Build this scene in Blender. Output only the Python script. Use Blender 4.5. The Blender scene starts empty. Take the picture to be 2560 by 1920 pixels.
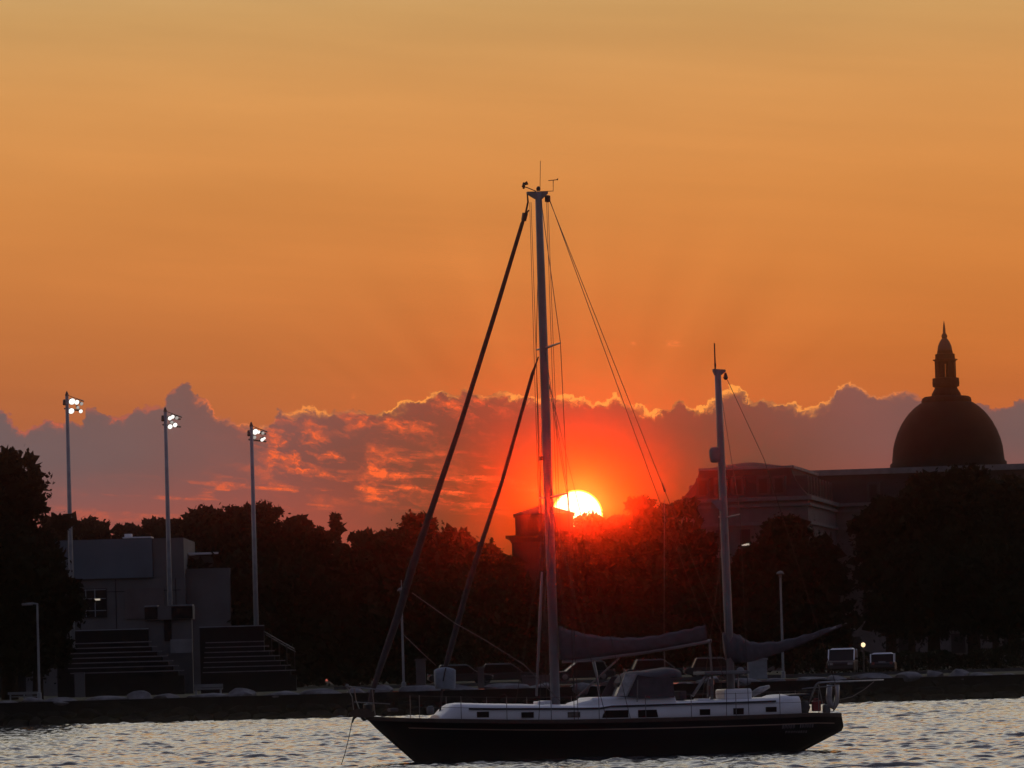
import bpy, math, random
import numpy as np
from mathutils import Vector, Matrix

# ------------------------------------------------------------------ camera
SC = bpy.context.scene
COL = SC.collection
F = 13970.0                      # focal length in photo pixels (2560 wide)
CAM = Vector((0, 0, 2.8))
PITCH, ROLL = math.atan(710 / F), math.radians(1.6)
Fw = Vector((0, math.cos(PITCH), math.sin(PITCH)))
r0 = Vector((1, 0, 0)); u0 = Vector((0, -math.sin(PITCH), math.cos(PITCH)))
Rt = math.cos(ROLL) * r0 - math.sin(ROLL) * u0
Up = math.sin(ROLL) * r0 + math.cos(ROLL) * u0
cd = bpy.data.cameras.new('camera'); cd.sensor_width = 36; cd.lens = F / 2560 * 36
cd.clip_start = 0.5; cd.clip_end = 8000
co = bpy.data.objects.new('camera', cd); COL.objects.link(co)
m = Matrix((Rt, Up, -Fw)).transposed().to_4x4(); m.translation = CAM
co.matrix_world = m
SC.camera = co

def ray(px, py):
    return Fw + Rt * ((px - 1280) / F) + Up * ((960 - py) / F)
def at(px, py, Y):
    d = ray(px, py); return CAM + d * (Y / d.y)
def uv(px, py):
    d = ray(px, py); return d.x / d.y * F, d.z / d.y * F
def ux(px, Y, py=1600):
    return at(px, py, Y).x
def lin(c):
    return tuple(((v / 255) / 12.92 if v / 255 <= .04045 else ((v / 255 + .055) / 1.055) ** 2.4) for v in c)

SUN_PX = (1443, 1289)
SUN_DIR = ray(*SUN_PX).normalized()
SUN_EL = math.asin(SUN_DIR.z); SUN_AZ = math.atan2(SUN_DIR.x, SUN_DIR.y)
SC.view_settings.view_transform = 'Standard'; SC.view_settings.look = 'None'
SC.view_settings.exposure = 0; SC.view_settings.gamma = 1
SC.cycles.use_denoising = True
SC.cycles.max_bounces = 8; SC.cycles.volume_bounces = 2
SC.cycles.sample_clamp_indirect = 4

# ------------------------------------------------------------------ sky
W = bpy.data.worlds.new('World'); SC.world = W; W.use_nodes = True
NT = W.node_tree; NT.nodes.clear()
class S:
    """a socket with arithmetic"""
    def __init__(s, sock): s.s = sock
    def _op(s, op, *a, clamp=False):
        n = NT.nodes.new('ShaderNodeMath'); n.operation = op; n.use_clamp = clamp
        for i, v in enumerate((s,) + a):
            if isinstance(v, S): NT.links.new(v.s, n.inputs[i])
            else: n.inputs[i].default_value = v
        return S(n.outputs[0])
    def __add__(s, o): return s._op('ADD', o)
    __radd__ = __add__
    def __sub__(s, o): return s._op('SUBTRACT', o)
    def __rsub__(s, o): return (s * -1) + o
    def __mul__(s, o): return s._op('MULTIPLY', o)
    __rmul__ = __mul__
    def __truediv__(s, o): return s._op('DIVIDE', o)
    def __pow__(s, o): return s._op('POWER', o)
    def exp(s): return s._op('EXPONENT')
    def sqrt(s): return s._op('SQRT')
    def abs(s): return s._op('ABSOLUTE')
    def max(s, o): return s._op('MAXIMUM', o)
    def min(s, o): return s._op('MINIMUM', o)
def step(x, a, b):
    n = NT.nodes.new('ShaderNodeMapRange'); n.interpolation_type = 'SMOOTHSTEP'
    NT.links.new(x.s, n.inputs[0])
    if a <= b: n.inputs[1].default_value, n.inputs[2].default_value, n.inputs[3].default_value, n.inputs[4].default_value = a, b, 0, 1
    else: n.inputs[1].default_value, n.inputs[2].default_value, n.inputs[3].default_value, n.inputs[4].default_value = b, a, 1, 0
    return S(n.outputs[0])
def vec(x, y, z=0.0):
    n = NT.nodes.new('ShaderNodeCombineXYZ')
    for i, v in enumerate((x, y, z)):
        if isinstance(v, S): NT.links.new(v.s, n.inputs[i])
        else: n.inputs[i].default_value = v
    return S(n.outputs[0])
def noise(v, scale, detail=3.0, rough=.5):
    n = NT.nodes.new('ShaderNodeTexNoise'); NT.links.new(v.s, n.inputs['Vector'])
    n.inputs['Scale'].default_value = scale; n.inputs['Detail'].default_value = detail; n.inputs['Roughness'].default_value = rough
    return S(n.outputs[0])
def voro(v, scale, smooth=.3):
    n = NT.nodes.new('ShaderNodeTexVoronoi'); n.feature = 'SMOOTH_F1'; NT.links.new(v.s, n.inputs['Vector'])
    n.inputs['Scale'].default_value = scale; n.inputs['Smoothness'].default_value = smooth
    return S(n.outputs[0])
def ramp(x, pts):
    n = NT.nodes.new('ShaderNodeValToRGB'); NT.links.new(x.s, n.inputs[0]); e = n.color_ramp.elements
    while len(e) < len(pts): e.new(1)
    for i, (p, c) in enumerate(pts):
        e[i].position = p; e[i].color = (*lin(c), 1)
    return S(n.outputs[0])
def mix(f, a, b):
    n = NT.nodes.new('ShaderNodeMix'); n.data_type = 'RGBA'
    for i, v in ((0, f), (6, a), (7, b)):
        if isinstance(v, S): NT.links.new(v.s, n.inputs[i])
        elif i == 0: n.inputs[0].default_value = v
        else: n.inputs[i].default_value = (*v, 1)
    return S(n.outputs[2])
def cscale(c, f):
    n = NT.nodes.new('ShaderNodeVectorMath'); n.operation = 'SCALE'
    NT.links.new(c.s, n.inputs[0])
    if isinstance(f, S): NT.links.new(f.s, n.inputs['Scale'])
    else: n.inputs['Scale'].default_value = f
    return S(n.outputs[0])
def cadd(a, b):
    n = NT.nodes.new('ShaderNodeVectorMath'); n.operation = 'ADD'
    NT.links.new(a.s, n.inputs[0]); NT.links.new(b.s, n.inputs[1]); return S(n.outputs[0])

tc = NT.nodes.new('ShaderNodeTexCoord')
sp = NT.nodes.new('ShaderNodeSeparateXYZ'); NT.links.new(tc.outputs['Generated'], sp.inputs[0])
dx, dy, dz = (S(o) for o in sp.outputs)
yy = dy.max(.08)
U = dx / yy * F; V = dz / yy * F                 # tangent-plane bearing and height, in photo pixels
SU, SV = uv(*SUN_PX)
rU = U - SU; rV = V - SV
rs = (rU * rU + rV * rV).sqrt()                  # distance from the sun
P = vec(U / 100, V / 100, 0.0)

# clear sky, by height
sky = ramp(dz, [(0, (196, 98, 60)), (.040, (196, 100, 52)), (.055, (206, 116, 54)), (.070, (212, 129, 62)), (.085, (215, 139, 71)),
                (.103, (213, 149, 84)), (.120, (204, 157, 97)), (.15, (234, 210, 168)), (.20, (248, 238, 216)), (.32, (244, 242, 240)),
                (.55, (150, 150, 168)), (1.0, (104, 114, 145))])
lf = step(U, 900, -1500)
sky = mix(lf * step(V, 1500, 300) * .55, sky, lin((152, 96, 68)))
streak = noise(vec(U / 900 + V / 2600, V / 130 + U / 1500, 0.0), 1.0, 4.0)
band = noise(vec(U / 2600, V / 300 + U / 3000, 3.0), 1.0, 2.0)
fine = noise(vec(U / 700 + V / 1500, V / 34 + U / 420, 8.0), 1.0, 5.0, .6)
sky = cscale(sky, .76 + streak * .20 + band * .20 + fine * .08)
# pale shafts fanning out above the cloud bank
ang = rU / (rV.abs() + 60)
sh = noise(vec(ang * 2.2, 5.0, 0.0), 1.0, 2.0)
sky = cscale(sky, 1 + (sh - .5) * 1.0 * step(rs, 1000, 380) * step(V, SV + 250, SV + 420))
sky = mix(step(rs, 900, 200) * .25, sky, lin((205, 104, 44)))

# cloud bank: outline of its top, by bearing
top = [(-600, 930), (-300, 900), (0, 875), (25, 905), (50, 930), (85, 915), (100, 905), (130, 906), (180, 915), (190, 868), (212, 885), (240, 896), (262, 900), (285, 882),
       (350, 877), (360, 866), (363, 846), (378, 840), (388, 828), (398, 822), (408, 832), (420, 846), (428, 858), (440, 862), (446, 878), (460, 882), (468, 898), (535, 922), (588, 915), (598, 884), (640, 888), (668, 866), (700, 888), (740, 884),
       (780, 882), (820, 892), (852, 882), (872, 866), (910, 864), (930, 846), (980, 852), (1010, 840), (1040, 852), (1090, 848), (1150, 856), (1230, 856), (1270, 864),
       (1310, 864), (1330, 850), (1362, 872), (1400, 882), (1450, 884), (1470, 860), (1492, 878), (1530, 872), (1568, 840), (1600, 832), (1622, 868), (1660, 866),
       (1700, 862), (1740, 882), (1790, 862), (1808, 832), (1840, 816), (1880, 852), (1910, 850), (1950, 846), (2000, 856), (2100, 866), (2150, 882), (2212, 852), (2500, 880), (2900, 900)]
tp = sorted(uv(x * 1.1573, y * 1.1573) for x, y in top)
U0, U1, V0, V1 = -2200.0, 2200.0, 500.0, 900.0
w1 = noise(P, 2.2, 8.0, .66) - .5
w2 = noise(vec(U / 100, V / 100, 7.0), 2.2, 8.0, .66) - .5
w3 = noise(vec(U / 100, V / 100, 31.0), 9.0, 4.0, .6) - .5
Uw = U + w1 * 56 + w3 * 12; Vw = V + w2 * 48 + w3 * 10
puff = voro(vec(Uw / 100, Vw / 100, 1.0), 3.1, .25)
puff2 = voro(vec(Uw / 100, Vw / 100, 4.0), 8.0, .25)
fc = NT.nodes.new('ShaderNodeFloatCurve'); cv = fc.mapping.curves[0]
pts = [((u - U0) / (U1 - U0), (v - V0) / (V1 - V0)) for u, v in tp if U0 < u < U1]
pts = [(0, pts[0][1])] + pts + [(1, pts[-1][1])]
cv.points[0].location = pts[0]; cv.points[1].location = pts[-1]
for p in pts[1:-1]: cv.points.new(*p)
for p in cv.points: p.handle_type = 'VECTOR'
fc.mapping.update()
NT.links.new(((Uw - U0) / (U1 - U0)).s, fc.inputs['Value'])
topv = S(fc.outputs[0]) * (V1 - V0) + V0
d = Vw - topv + (puff - .45) * 20 + (puff2 - .45) * 9
cover = step(d, 1.5, -1.5)
near = step(rU.abs(), 1150, 350)
rn = noise(vec(U / 100, V / 100, 11.0), 1.5, 2.0)
curl = noise(vec(Uw / 100, Vw / 100, 15.0), 2.6, 5.0, .6) - .5
lum = .42 + near * .58
rim = ((d + 3.5) * (d + 3.5) / -26).exp() * lum * (.25 + .75 * step(rn, .34, .52))
rim = rim + ((d + 9) * (d + 9) / -150).exp() * lum * .32 * step(rn, .46, .62)
rim = rim + (curl * curl / -.0007).exp() * step(d, -34, -6) * lum * step(rn, .48, .60) * .9
rU2 = rU * .8
rc = (rU2 * rU2 + rV * rV * 1.5).sqrt()
body = ramp(rc / 1500, [(0, (190, 62, 6)), (.08, (130, 64, 18)), (.15, (70, 62, 34)), (.22, (84, 68, 50)), (.31, (112, 74, 62)), (.43, (126, 84, 78)), (.62, (114, 90, 88)), (.9, (106, 94, 96))])
bn = noise(vec(U / 260, V / 160, 2.0), 1.0, 4.0)
body = cscale(body, .88 + bn * .24)
body = mix(step(V, 560, 300) * step(rs, 300, 700) * .55, body, lin((196, 84, 62)))
# torn glowing patches left of the masts and faint streaks lower down
def blob(cx, cy, rx, ry, tilt=0.0):
    a, b = uv(cx, cy); x = (U - a); y = (V - b) + x * tilt
    return ((x * x / (rx * rx) + y * y / (ry * ry)) * -1).exp()
f1 = noise(vec(U / 95 + w1 * .7, V / 44 + U / 220 + w2 * .7, 6.0), 1.0, 6.0, .62)
f2 = noise(vec(U / 200 + w1 * .5, V / 34 + U / 420, 9.0), 1.0, 5.0, .6)
fire = step(f1, .46, .66) * .92 * (blob(740, 1120, 110, 70, .35) + blob(900, 1180, 190, 60, .15) + blob(1150, 1000, 120, 40) * .8 + blob(960, 1050, 160, 40, .2) * .8).min(1.0)
fire = fire + step(f2, .50, .64) * (blob(640, 1235, 420, 45, -.05) * .55 + blob(1130, 1190, 170, 60, .35) * .6 + blob(1050, 1240, 260, 35) * .5)
fire = fire * (.45 + 1.1 * step(noise(vec(Uw / 34, Vw / 18, 12.0), 1.0, 4.0, .6), .38, .62))
body = mix(fire.min(1.0), body, lin((255, 106, 52)))
body = mix(rim.min(1.0), body, mix(near, lin((218, 98, 62)), lin((255, 164, 74))))
col = mix(cover, sky, body)
# scraps of lit cloud above the bank
scrap = step(noise(vec(U / 40, V / 16, 21.0), 1.0, 3.0), .42, .6) * (blob(1680, 860, 26, 7) + blob(1585, 858, 7, 4) + blob(885, 995, 5, 8)).min(1.0)
col = mix(scrap * .8, col, lin((246, 132, 70)))
# the sun's aureole and disc
col = mix(((rs * rs) / -20000).exp() * .8, col, lin((225, 66, 6)))
dn = NT.nodes.new('ShaderNodeValToRGB'); NT.links.new((rs / 100).s, dn.inputs[0])
disc = step(rs, 66, 62)
col = mix(disc, col, mix(step(rs, 64, 57), (2.2, 1.2, .04), (2.4, 2.1, 1.5)))
# away from the sunset: the dusk sky
ns = NT.nodes.new('ShaderNodeTexSky'); ns.sky_type = 'NISHITA'; ns.sun_disc = False
ns.sun_elevation = SUN_EL; ns.sun_rotation = SUN_AZ; ns.air_density = 1.2; ns.dust_density = 2.0
NISH = .10
east = cadd(cscale(S(ns.outputs[0]), NISH * .6), ramp(dz, [(0, (74, 70, 90)), (.3, (85, 83, 106)), (1, (80, 86, 118))]))
col = mix(step(dy, -.15, .55), east, col)
bg = NT.nodes.new('ShaderNodeBackground'); NT.links.new(col.s, bg.inputs[0]); bg.inputs[1].default_value = 1.0
ow = NT.nodes.new('ShaderNodeOutputWorld'); NT.links.new(bg.outputs[0], ow.inputs[0])

# ------------------------------------------------------------------ sun
sl = bpy.data.lights.new('sun', 'SUN'); sl.energy = 0.052; sl.angle = math.radians(.53); sl.color = (1.0, .022, .001)
so = bpy.data.objects.new('sun', sl); COL.objects.link(so)
so.rotation_euler = SUN_DIR.to_track_quat('Z', 'Y').to_euler(); so.location = (0, 0, 80)

# ------------------------------------------------------------------ materials
MATS = {}
def mat(name, c, rough=.7, metal=0.0, var=.25, scale=3.0, bump=0.0, spec=.5, emit=None, es=1.0, alpha=1.0):
    if name in MATS: return MATS[name]
    M = bpy.data.materials.new(name); M.use_nodes = True; t = M.node_tree; b = t.nodes['Principled BSDF']
    tcn = t.nodes.new('ShaderNodeTexCoord'); nz = t.nodes.new('ShaderNodeTexNoise')
    t.links.new(tcn.outputs['Object'], nz.inputs['Vector']); nz.inputs['Scale'].default_value = scale; nz.inputs['Detail'].default_value = 5
    rp = t.nodes.new('ShaderNodeValToRGB'); t.links.new(nz.outputs[0], rp.inputs[0])
    rp.color_ramp.elements[0].position = .3; rp.color_ramp.elements[1].position = .7
    rp.color_ramp.elements[0].color = (*[v * (1 - var) for v in c], 1); rp.color_ramp.elements[1].color = (*[min(1, v * (1 + var)) for v in c], 1)
    t.links.new(rp.outputs[0], b.inputs['Base Color'])
    b.inputs['Roughness'].default_value = rough; b.inputs['Metallic'].default_value = metal; b.inputs['Specular IOR Level'].default_value = spec
    if bump:
        bp_ = t.nodes.new('ShaderNodeBump'); bp_.inputs['Strength'].default_value = bump; bp_.inputs['Distance'].default_value = .05
        t.links.new(nz.outputs[0], bp_.inputs['Height']); t.links.new(bp_.outputs[0], b.inputs['Normal'])
    if emit:
        b.inputs['Emission Color'].default_value = (*emit, 1); b.inputs['Emission Strength'].default_value = es
    MATS[name] = M; return M
HULL = mat('navy_hull', (.006, .006, .010), .45, var=.15, scale=1.2, spec=.3)
TEAK = mat('teak', (.045, .022, .014), .6, scale=8)
WHITE = mat('white_gelcoat', (.62, .62, .64), .4, var=.06, scale=2)
GLASS = mat('dark_window', (.010, .004, .004), .3, var=.2, spec=.15)
MAST = mat('painted_mast', (.17, .16, .165), .45, var=.15, scale=2)
STEEL = mat('stainless', (.16, .16, .17), .3, .9, var=.1)
WIRE = mat('rigging_wire', (.06, .045, .04), .5, .4, var=.1)
CANVAS = mat('canvas', (.070, .060, .066), .9, var=.2, scale=4, bump=.3)
FURL = mat('furled_cloth', (.045, .030, .030), .9, var=.3, scale=5, bump=.3)
VINYL = mat('clear_vinyl', (.26, .25, .25), .25, var=.3, scale=6)
BAGCL = mat('bag_cloth', (.20, .22, .25), .85, var=.15, scale=5, bump=.3)
REDP = mat('red_plastic', (.22, .02, .02), .5, var=.15)
ROPE = mat('rope', (.16, .13, .12), .9, var=.2)
BLACKM = mat('black_metal', (.012, .012, .014), .5, var=.2)
STRIPE = mat('stripe_paint', (.34, .25, .20), .5, var=.15)
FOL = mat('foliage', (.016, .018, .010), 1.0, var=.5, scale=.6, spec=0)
BARK = mat('bark', (.035, .026, .02), .95, var=.3, scale=4, bump=.4, spec=0)
CONC = mat('concrete', (.10, .098, .10), .9, var=.2, scale=.5, spec=.2)
CONC2 = mat('teal_panel', (.085, .115, .14), .8, var=.15, scale=.4, spec=.2)
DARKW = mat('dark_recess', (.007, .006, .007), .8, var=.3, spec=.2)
BRICK = mat('grey_stone_wall', (.10, .085, .085), .9, var=.25, scale=.6, bump=.3, spec=.2)
SLATE = mat('slate_roof', (.022, .022, .026), .9, var=.3, scale=1.2, bump=.3, spec=.1)
PALE = mat('pale_trim', (.17, .17, .17), .8, var=.25, scale=.8, spec=.2)
DORM = mat('slate_dormer', (.045, .045, .05), .9, var=.25, scale=1, spec=.1)
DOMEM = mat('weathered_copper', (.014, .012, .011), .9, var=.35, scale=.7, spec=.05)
GALV = mat('galvanised', (.20, .22, .24), .6, .2, var=.2, scale=1.5)
STONE = mat('seawall_stone', (.13, .125, .13), .95, var=.5, scale=1.1, bump=.6, spec=.1)
WETSTONE = mat('wet_stone', (.008, .007, .007), .9, var=.5, scale=1.5, bump=.6, spec=.1)
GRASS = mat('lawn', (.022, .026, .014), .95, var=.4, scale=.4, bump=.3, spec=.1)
ASPH = mat('asphalt', (.03, .03, .032), .9, var=.25, scale=1.0, spec=.2)
ALU = mat('aluminium_bench', (.16, .15, .16), .5, .3, var=.2, scale=2)
LIT = mat('flood_lens', (.8, .8, .8), .3, var=0, emit=(1.0, .96, .88), es=1.4)
DIM = mat('dim_lens', (.5, .5, .5), .3, var=.1, emit=(1.0, .95, .85), es=.35)
WARM = mat('warm_lamp', (.8, .7, .5), .3, var=0, emit=(1.0, .72, .40), es=1.5)
LITW = mat('lit_window', (.4, .35, .3), .4, var=.2, emit=(1.0, .85, .65), es=.45)

# ------------------------------------------------------------------ mesh tools
class MB:
    def __init__(s): s.v = []; s.f = []
    def add(s, vs, fs):
        o = len(s.v); s.v += [tuple(p) for p in vs]; s.f += [tuple(i + o for i in f) for f in fs]
    def box(s, c, size, rz=0.0, taper=1.0):
        hx, hy, hz = size[0] / 2, size[1] / 2, size[2] / 2; cs, sn = math.cos(rz), math.sin(rz); vs = []
        for k, z in ((1, -hz), (taper, hz)):
            for x, y in ((-hx, -hy), (hx, -hy), (hx, hy), (-hx, hy)):
                vs.append((c[0] + (x * cs - y * sn) * k, c[1] + (x * sn + y * cs) * k, c[2] + z))
        s.add(vs, [(3, 2, 1, 0), (4, 5, 6, 7), (0, 1, 5, 4), (1, 2, 6, 5), (2, 3, 7, 6), (3, 0, 4, 7)]); return s
    def loft(s, rings, cap=True, closed=True):
        n = len(rings[0]); vs = [p for r in rings for p in r]; fs = []
        for i in range(len(rings) - 1):
            for j in range(n if closed else n - 1):
                a, b = i * n + j, i * n + (j + 1) % n
                fs.append((a, b, b + n, a + n))
        if cap: fs += [tuple(range(n))[::-1], tuple(range((len(rings) - 1) * n, len(rings) * n))]
        s.add(vs, fs); return s
    def tube(s, pts, r, n=8, flat=1.0):
        pts = [Vector(p) for p in pts]
        rs_ = r if isinstance(r, (list, tuple)) else [r] * len(pts)
        rings = []; ref = None
        for i, p in enumerate(pts):
            t = (pts[min(i + 1, len(pts) - 1)] - pts[max(i - 1, 0)]).normalized()
            if ref is None: ref = Vector((0, 1, 0)) if abs(t.y) < .8 else Vector((1, 0, 0))
            b = t.cross(ref).normalized(); ref = b.cross(t).normalized()
            rings.append([p + b * (rs_[i] * math.cos(a)) + ref * (rs_[i] * flat * math.sin(a)) for a in (2 * math.pi * k / n for k in range(n))])
        return s.loft(rings)
    def lathe(s, prof, c=(0, 0, 0), n=32):
        rings = [[(c[0] + r * math.cos(2 * math.pi * k / n), c[1] + r * math.sin(2 * math.pi * k / n), c[2] + z) for k in range(n)] for r, z in prof]
        return s.loft(rings)
    def prism(s, poly, y0, y1):                       # (x, z) outline pushed from y0 to y1
        return s.loft([[(x, y0, z) for x, z in poly], [(x, y1, z) for x, z in poly]])
    def build(s, name, mt, parent=None, smooth=False, bevel=0.0):
        me = bpy.data.meshes.new(name); me.from_pydata(s.v, [], s.f); me.validate()
        import bmesh
        bm = bmesh.new(); bm.from_mesh(me); bmesh.ops.recalc_face_normals(bm, faces=bm.faces); bm.to_mesh(me); bm.free()
        me.materials.append(mt)
        o = bpy.data.objects.new(name, me); COL.objects.link(o)
        if parent: o.parent = parent
        if smooth:
            for p in me.polygons: p.use_smooth = True
        if bevel:
            b = o.modifiers.new('bevel', 'BEVEL'); b.width = bevel; b.segments = 2; b.limit_method = 'ANGLE'
        return o
def thing(name, loc, label, cat, rz=0.0, group=None):
    o = bpy.data.objects.new(name, None); COL.objects.link(o); o.location = loc; o.rotation_euler = (0, 0, rz)
    tag(o, label, cat, group); return o
def tag(o, label, cat, group=None):
    o['label'] = label; o['category'] = cat
    if group: o['group'] = group
    return o
def struct(o, kind='structure'): o['kind'] = kind; return o
def copy_tree(o, parent=None):
    c = o.copy(); COL.objects.link(c)
    if parent: c.parent = parent
    for ch in list(o.children): copy_tree(ch, c)
    return c

SHORE = 355.0
# ------------------------------------------------------------------ water
rng = np.random.default_rng(7)
ys = np.concatenate([np.linspace(50, 124, 320)[:-1], 124 * ((SHORE + 3) / 124) ** np.linspace(0, 1, 1650)]); xs = np.concatenate([np.linspace(-2.4, -1, 150)[:-1], np.linspace(-1, 1, 540), np.linspace(1, 2.4, 150)[1:]]); hw = ys * .128
X = xs[None, :] * hw[:, None]; Y = np.repeat(ys[:, None], len(xs), 1)
Z = np.zeros_like(X)
for k in range(90):
    lam = .36 * (3.4 / .36) ** (rng.random() ** 1.2); th = math.pi / 2 + rng.normal(0, .62) + .2
    kk = 2 * math.pi / lam; sl_ = .040 * min(1, (1.0 / lam) ** .75); ph = rng.random() * 6.283
    cx = math.cos(th) * kk; cy = math.sin(th) * kk
    env = .5 + .5 * np.sin(X * .5 * rng.normal() + Y * .22 * rng.normal() + rng.random() * 6.28)
    Z += sl_ / kk * np.sin(cx * X + cy * Y + ph) * env
Z = Z * 1.12; Z = Z + 3.5 * np.clip(Z, 0, .12) ** 2
edge = np.clip(np.minimum((2.4 - np.abs(xs))[None, :] * 15, (Y - 50) / 3), 0, 1); Z *= edge
nx, ny = len(xs), len(ys)
co_ = np.stack([X, Y, Z], -1).reshape(-1, 3)
idx = (np.arange(ny - 1)[:, None] * nx + np.arange(nx - 1)[None, :]).reshape(-1)
fq = np.stack([idx, idx + 1, idx + 1 + nx, idx + nx], -1)
y0, y1 = ys[0], ys[-1]
sk = np.array([(-400, -55, 0), (400, -55, 0), (400, y0, 0), (-400, y0, 0), (-400, y1, 0), (xs[0] * hw[0], y0, 0), (xs[0] * hw[-1], y1, 0), (xs[-1] * hw[0], y0, 0), (xs[-1] * hw[-1], y1, 0), (400, y1, 0)], float)
o_ = len(co_)
fq = np.concatenate([fq, np.array([(0, 1, 2, 3), (3, 5, 6, 4), (7, 2, 9, 8)]) + o_]); co_ = np.concatenate([co_, sk])
me = bpy.data.meshes.new('water'); me.vertices.add(len(co_)); me.vertices.foreach_set('co', co_.ravel())
me.loops.add(fq.size); me.loops.foreach_set('vertex_index', fq.ravel().astype(np.int32)); me.polygons.add(len(fq))
me.polygons.foreach_set('loop_start', np.arange(0, fq.size, 4, dtype=np.int32)); me.polygons.foreach_set('use_smooth', np.ones(len(fq), bool)); me.update(calc_edges=True)
WM = bpy.data.materials.new('river_water'); WM.use_nodes = True; t = WM.node_tree; b = t.nodes['Principled BSDF']
b.inputs['Base Color'].default_value = (.010, .014, .020, 1); b.inputs['Roughness'].default_value = .06; b.inputs['IOR'].default_value = 1.333
tcn = t.nodes.new('ShaderNodeTexCoord'); mp = t.nodes.new('ShaderNodeMapping'); mp.inputs['Scale'].default_value = (.55, 1.0, 1)
t.links.new(tcn.outputs['Object'], mp.inputs[0])
nz = t.nodes.new('ShaderNodeTexNoise'); nz.inputs['Scale'].default_value = 5.0; nz.inputs['Detail'].default_value = 2; t.links.new(mp.outputs[0], nz.inputs['Vector'])
bu = t.nodes.new('ShaderNodeBump'); bu.inputs['Strength'].default_value = .5; bu.inputs['Distance'].default_value = .045
t.links.new(nz.outputs[0], bu.inputs['Height']); t.links.new(bu.outputs[0], b.inputs['Normal'])
me.materials.append(WM)
wo = bpy.data.objects.new('water', me); COL.objects.link(wo); struct(wo)

# ------------------------------------------------------------------ land
rnd = random.Random(3)
gb = MB()
gxs = list(range(-400, 401, 20)); gys = [SHORE + 2.2, 362, 370, 380, 390, 400, 430, 480, 600, 700, 800]
for gy in gys:
    for gx in gxs: gb.v.append((gx, gy, 1.55 + (.10 * math.sin(gx * .21 + gy * .13)) * (gy > 356) + .0006 * min(gy - 355, 200)))
n_ = len(gxs)
for i in range(len(gys) - 1):
    for j in range(n_ - 1): a = i * n_ + j; gb.f.append((a, a + 1, a + 1 + n_, a + n_))
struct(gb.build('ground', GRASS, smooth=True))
rd = MB(); rd.box((192, 404, 1.72), (410, 26, .04)); struct(rd.build('road', ASPH))
kb = MB(); kb.box((192, 390.7, 1.72), (410, .3, .22)); struct(kb.build('kerb', mat('worn_kerb', (.05, .05, .05), .9, var=.3)))

def rock(c, size, seed, seg=3):
    import bmesh
    bm = bmesh.new(); bmesh.ops.create_icosphere(bm, subdivisions=seg, radius=1)
    r = random.Random(seed); pl = [(Vector((r.gauss(0, 1), r.gauss(0, 1), r.gauss(0, 1))).normalized(), r.uniform(.55, .85)) for _ in range(12)]
    for v in bm.verts:
        p = v.co.copy()
        for nrm, dd in pl:
            h = p.dot(nrm)
            if h > dd: p -= nrm * (h - dd)
        v.co = Vector((p.x * size[0], p.y * size[1], p.z * size[2])) + Vector(c)
    vs = [tuple(v.co) for v in bm.verts]; fs = [tuple(v.index for v in f.verts) for f in bm.faces]; bm.free()
    return vs, fs
sw = MB()
sw.box((0, SHORE + 1.4, .35), (900, 2.4, 2.3))
for row, zc in ((0, .15), (1, .65), (2, 1.1)):
    x = -75.0
    while x < 75:
        wdt = rnd.uniform(.9, 2.0)
        vs, fs = rock((x + wdt / 2, SHORE + .1 + row * .35 + rnd.uniform(-.1, .1), zc), (wdt * .62, .7, rnd.uniform(.35, .5)), rnd.random(), 2); sw.add(vs, fs); x += wdt
tag(sw.build('seawall', WETSTONE), 'dark wet stone seawall along the far waterline', 'seawall')
x = -44.0; k = 0
while x < 44:
    wdt = rnd.uniform(1.4, 3.4)
    vs, fs = rock((0, 0, 0), (wdt * .52, .9, rnd.uniform(.3, .6)), 50 + k, 3); r_ = MB(); r_.add(vs, fs)
    o = r_.build('boulder', STONE); o.location = (x + wdt / 2, SHORE + 1.1 + rnd.uniform(-.3, .3), 1.45 + rnd.uniform(-.12, .1)); o.rotation_euler = (0, 0, rnd.uniform(-.3, .3))
    tag(o, 'grey boulder in the row capping the far seawall', 'boulder', 'boulders capping the seawall'); x += wdt * .92; k += 1

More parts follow.
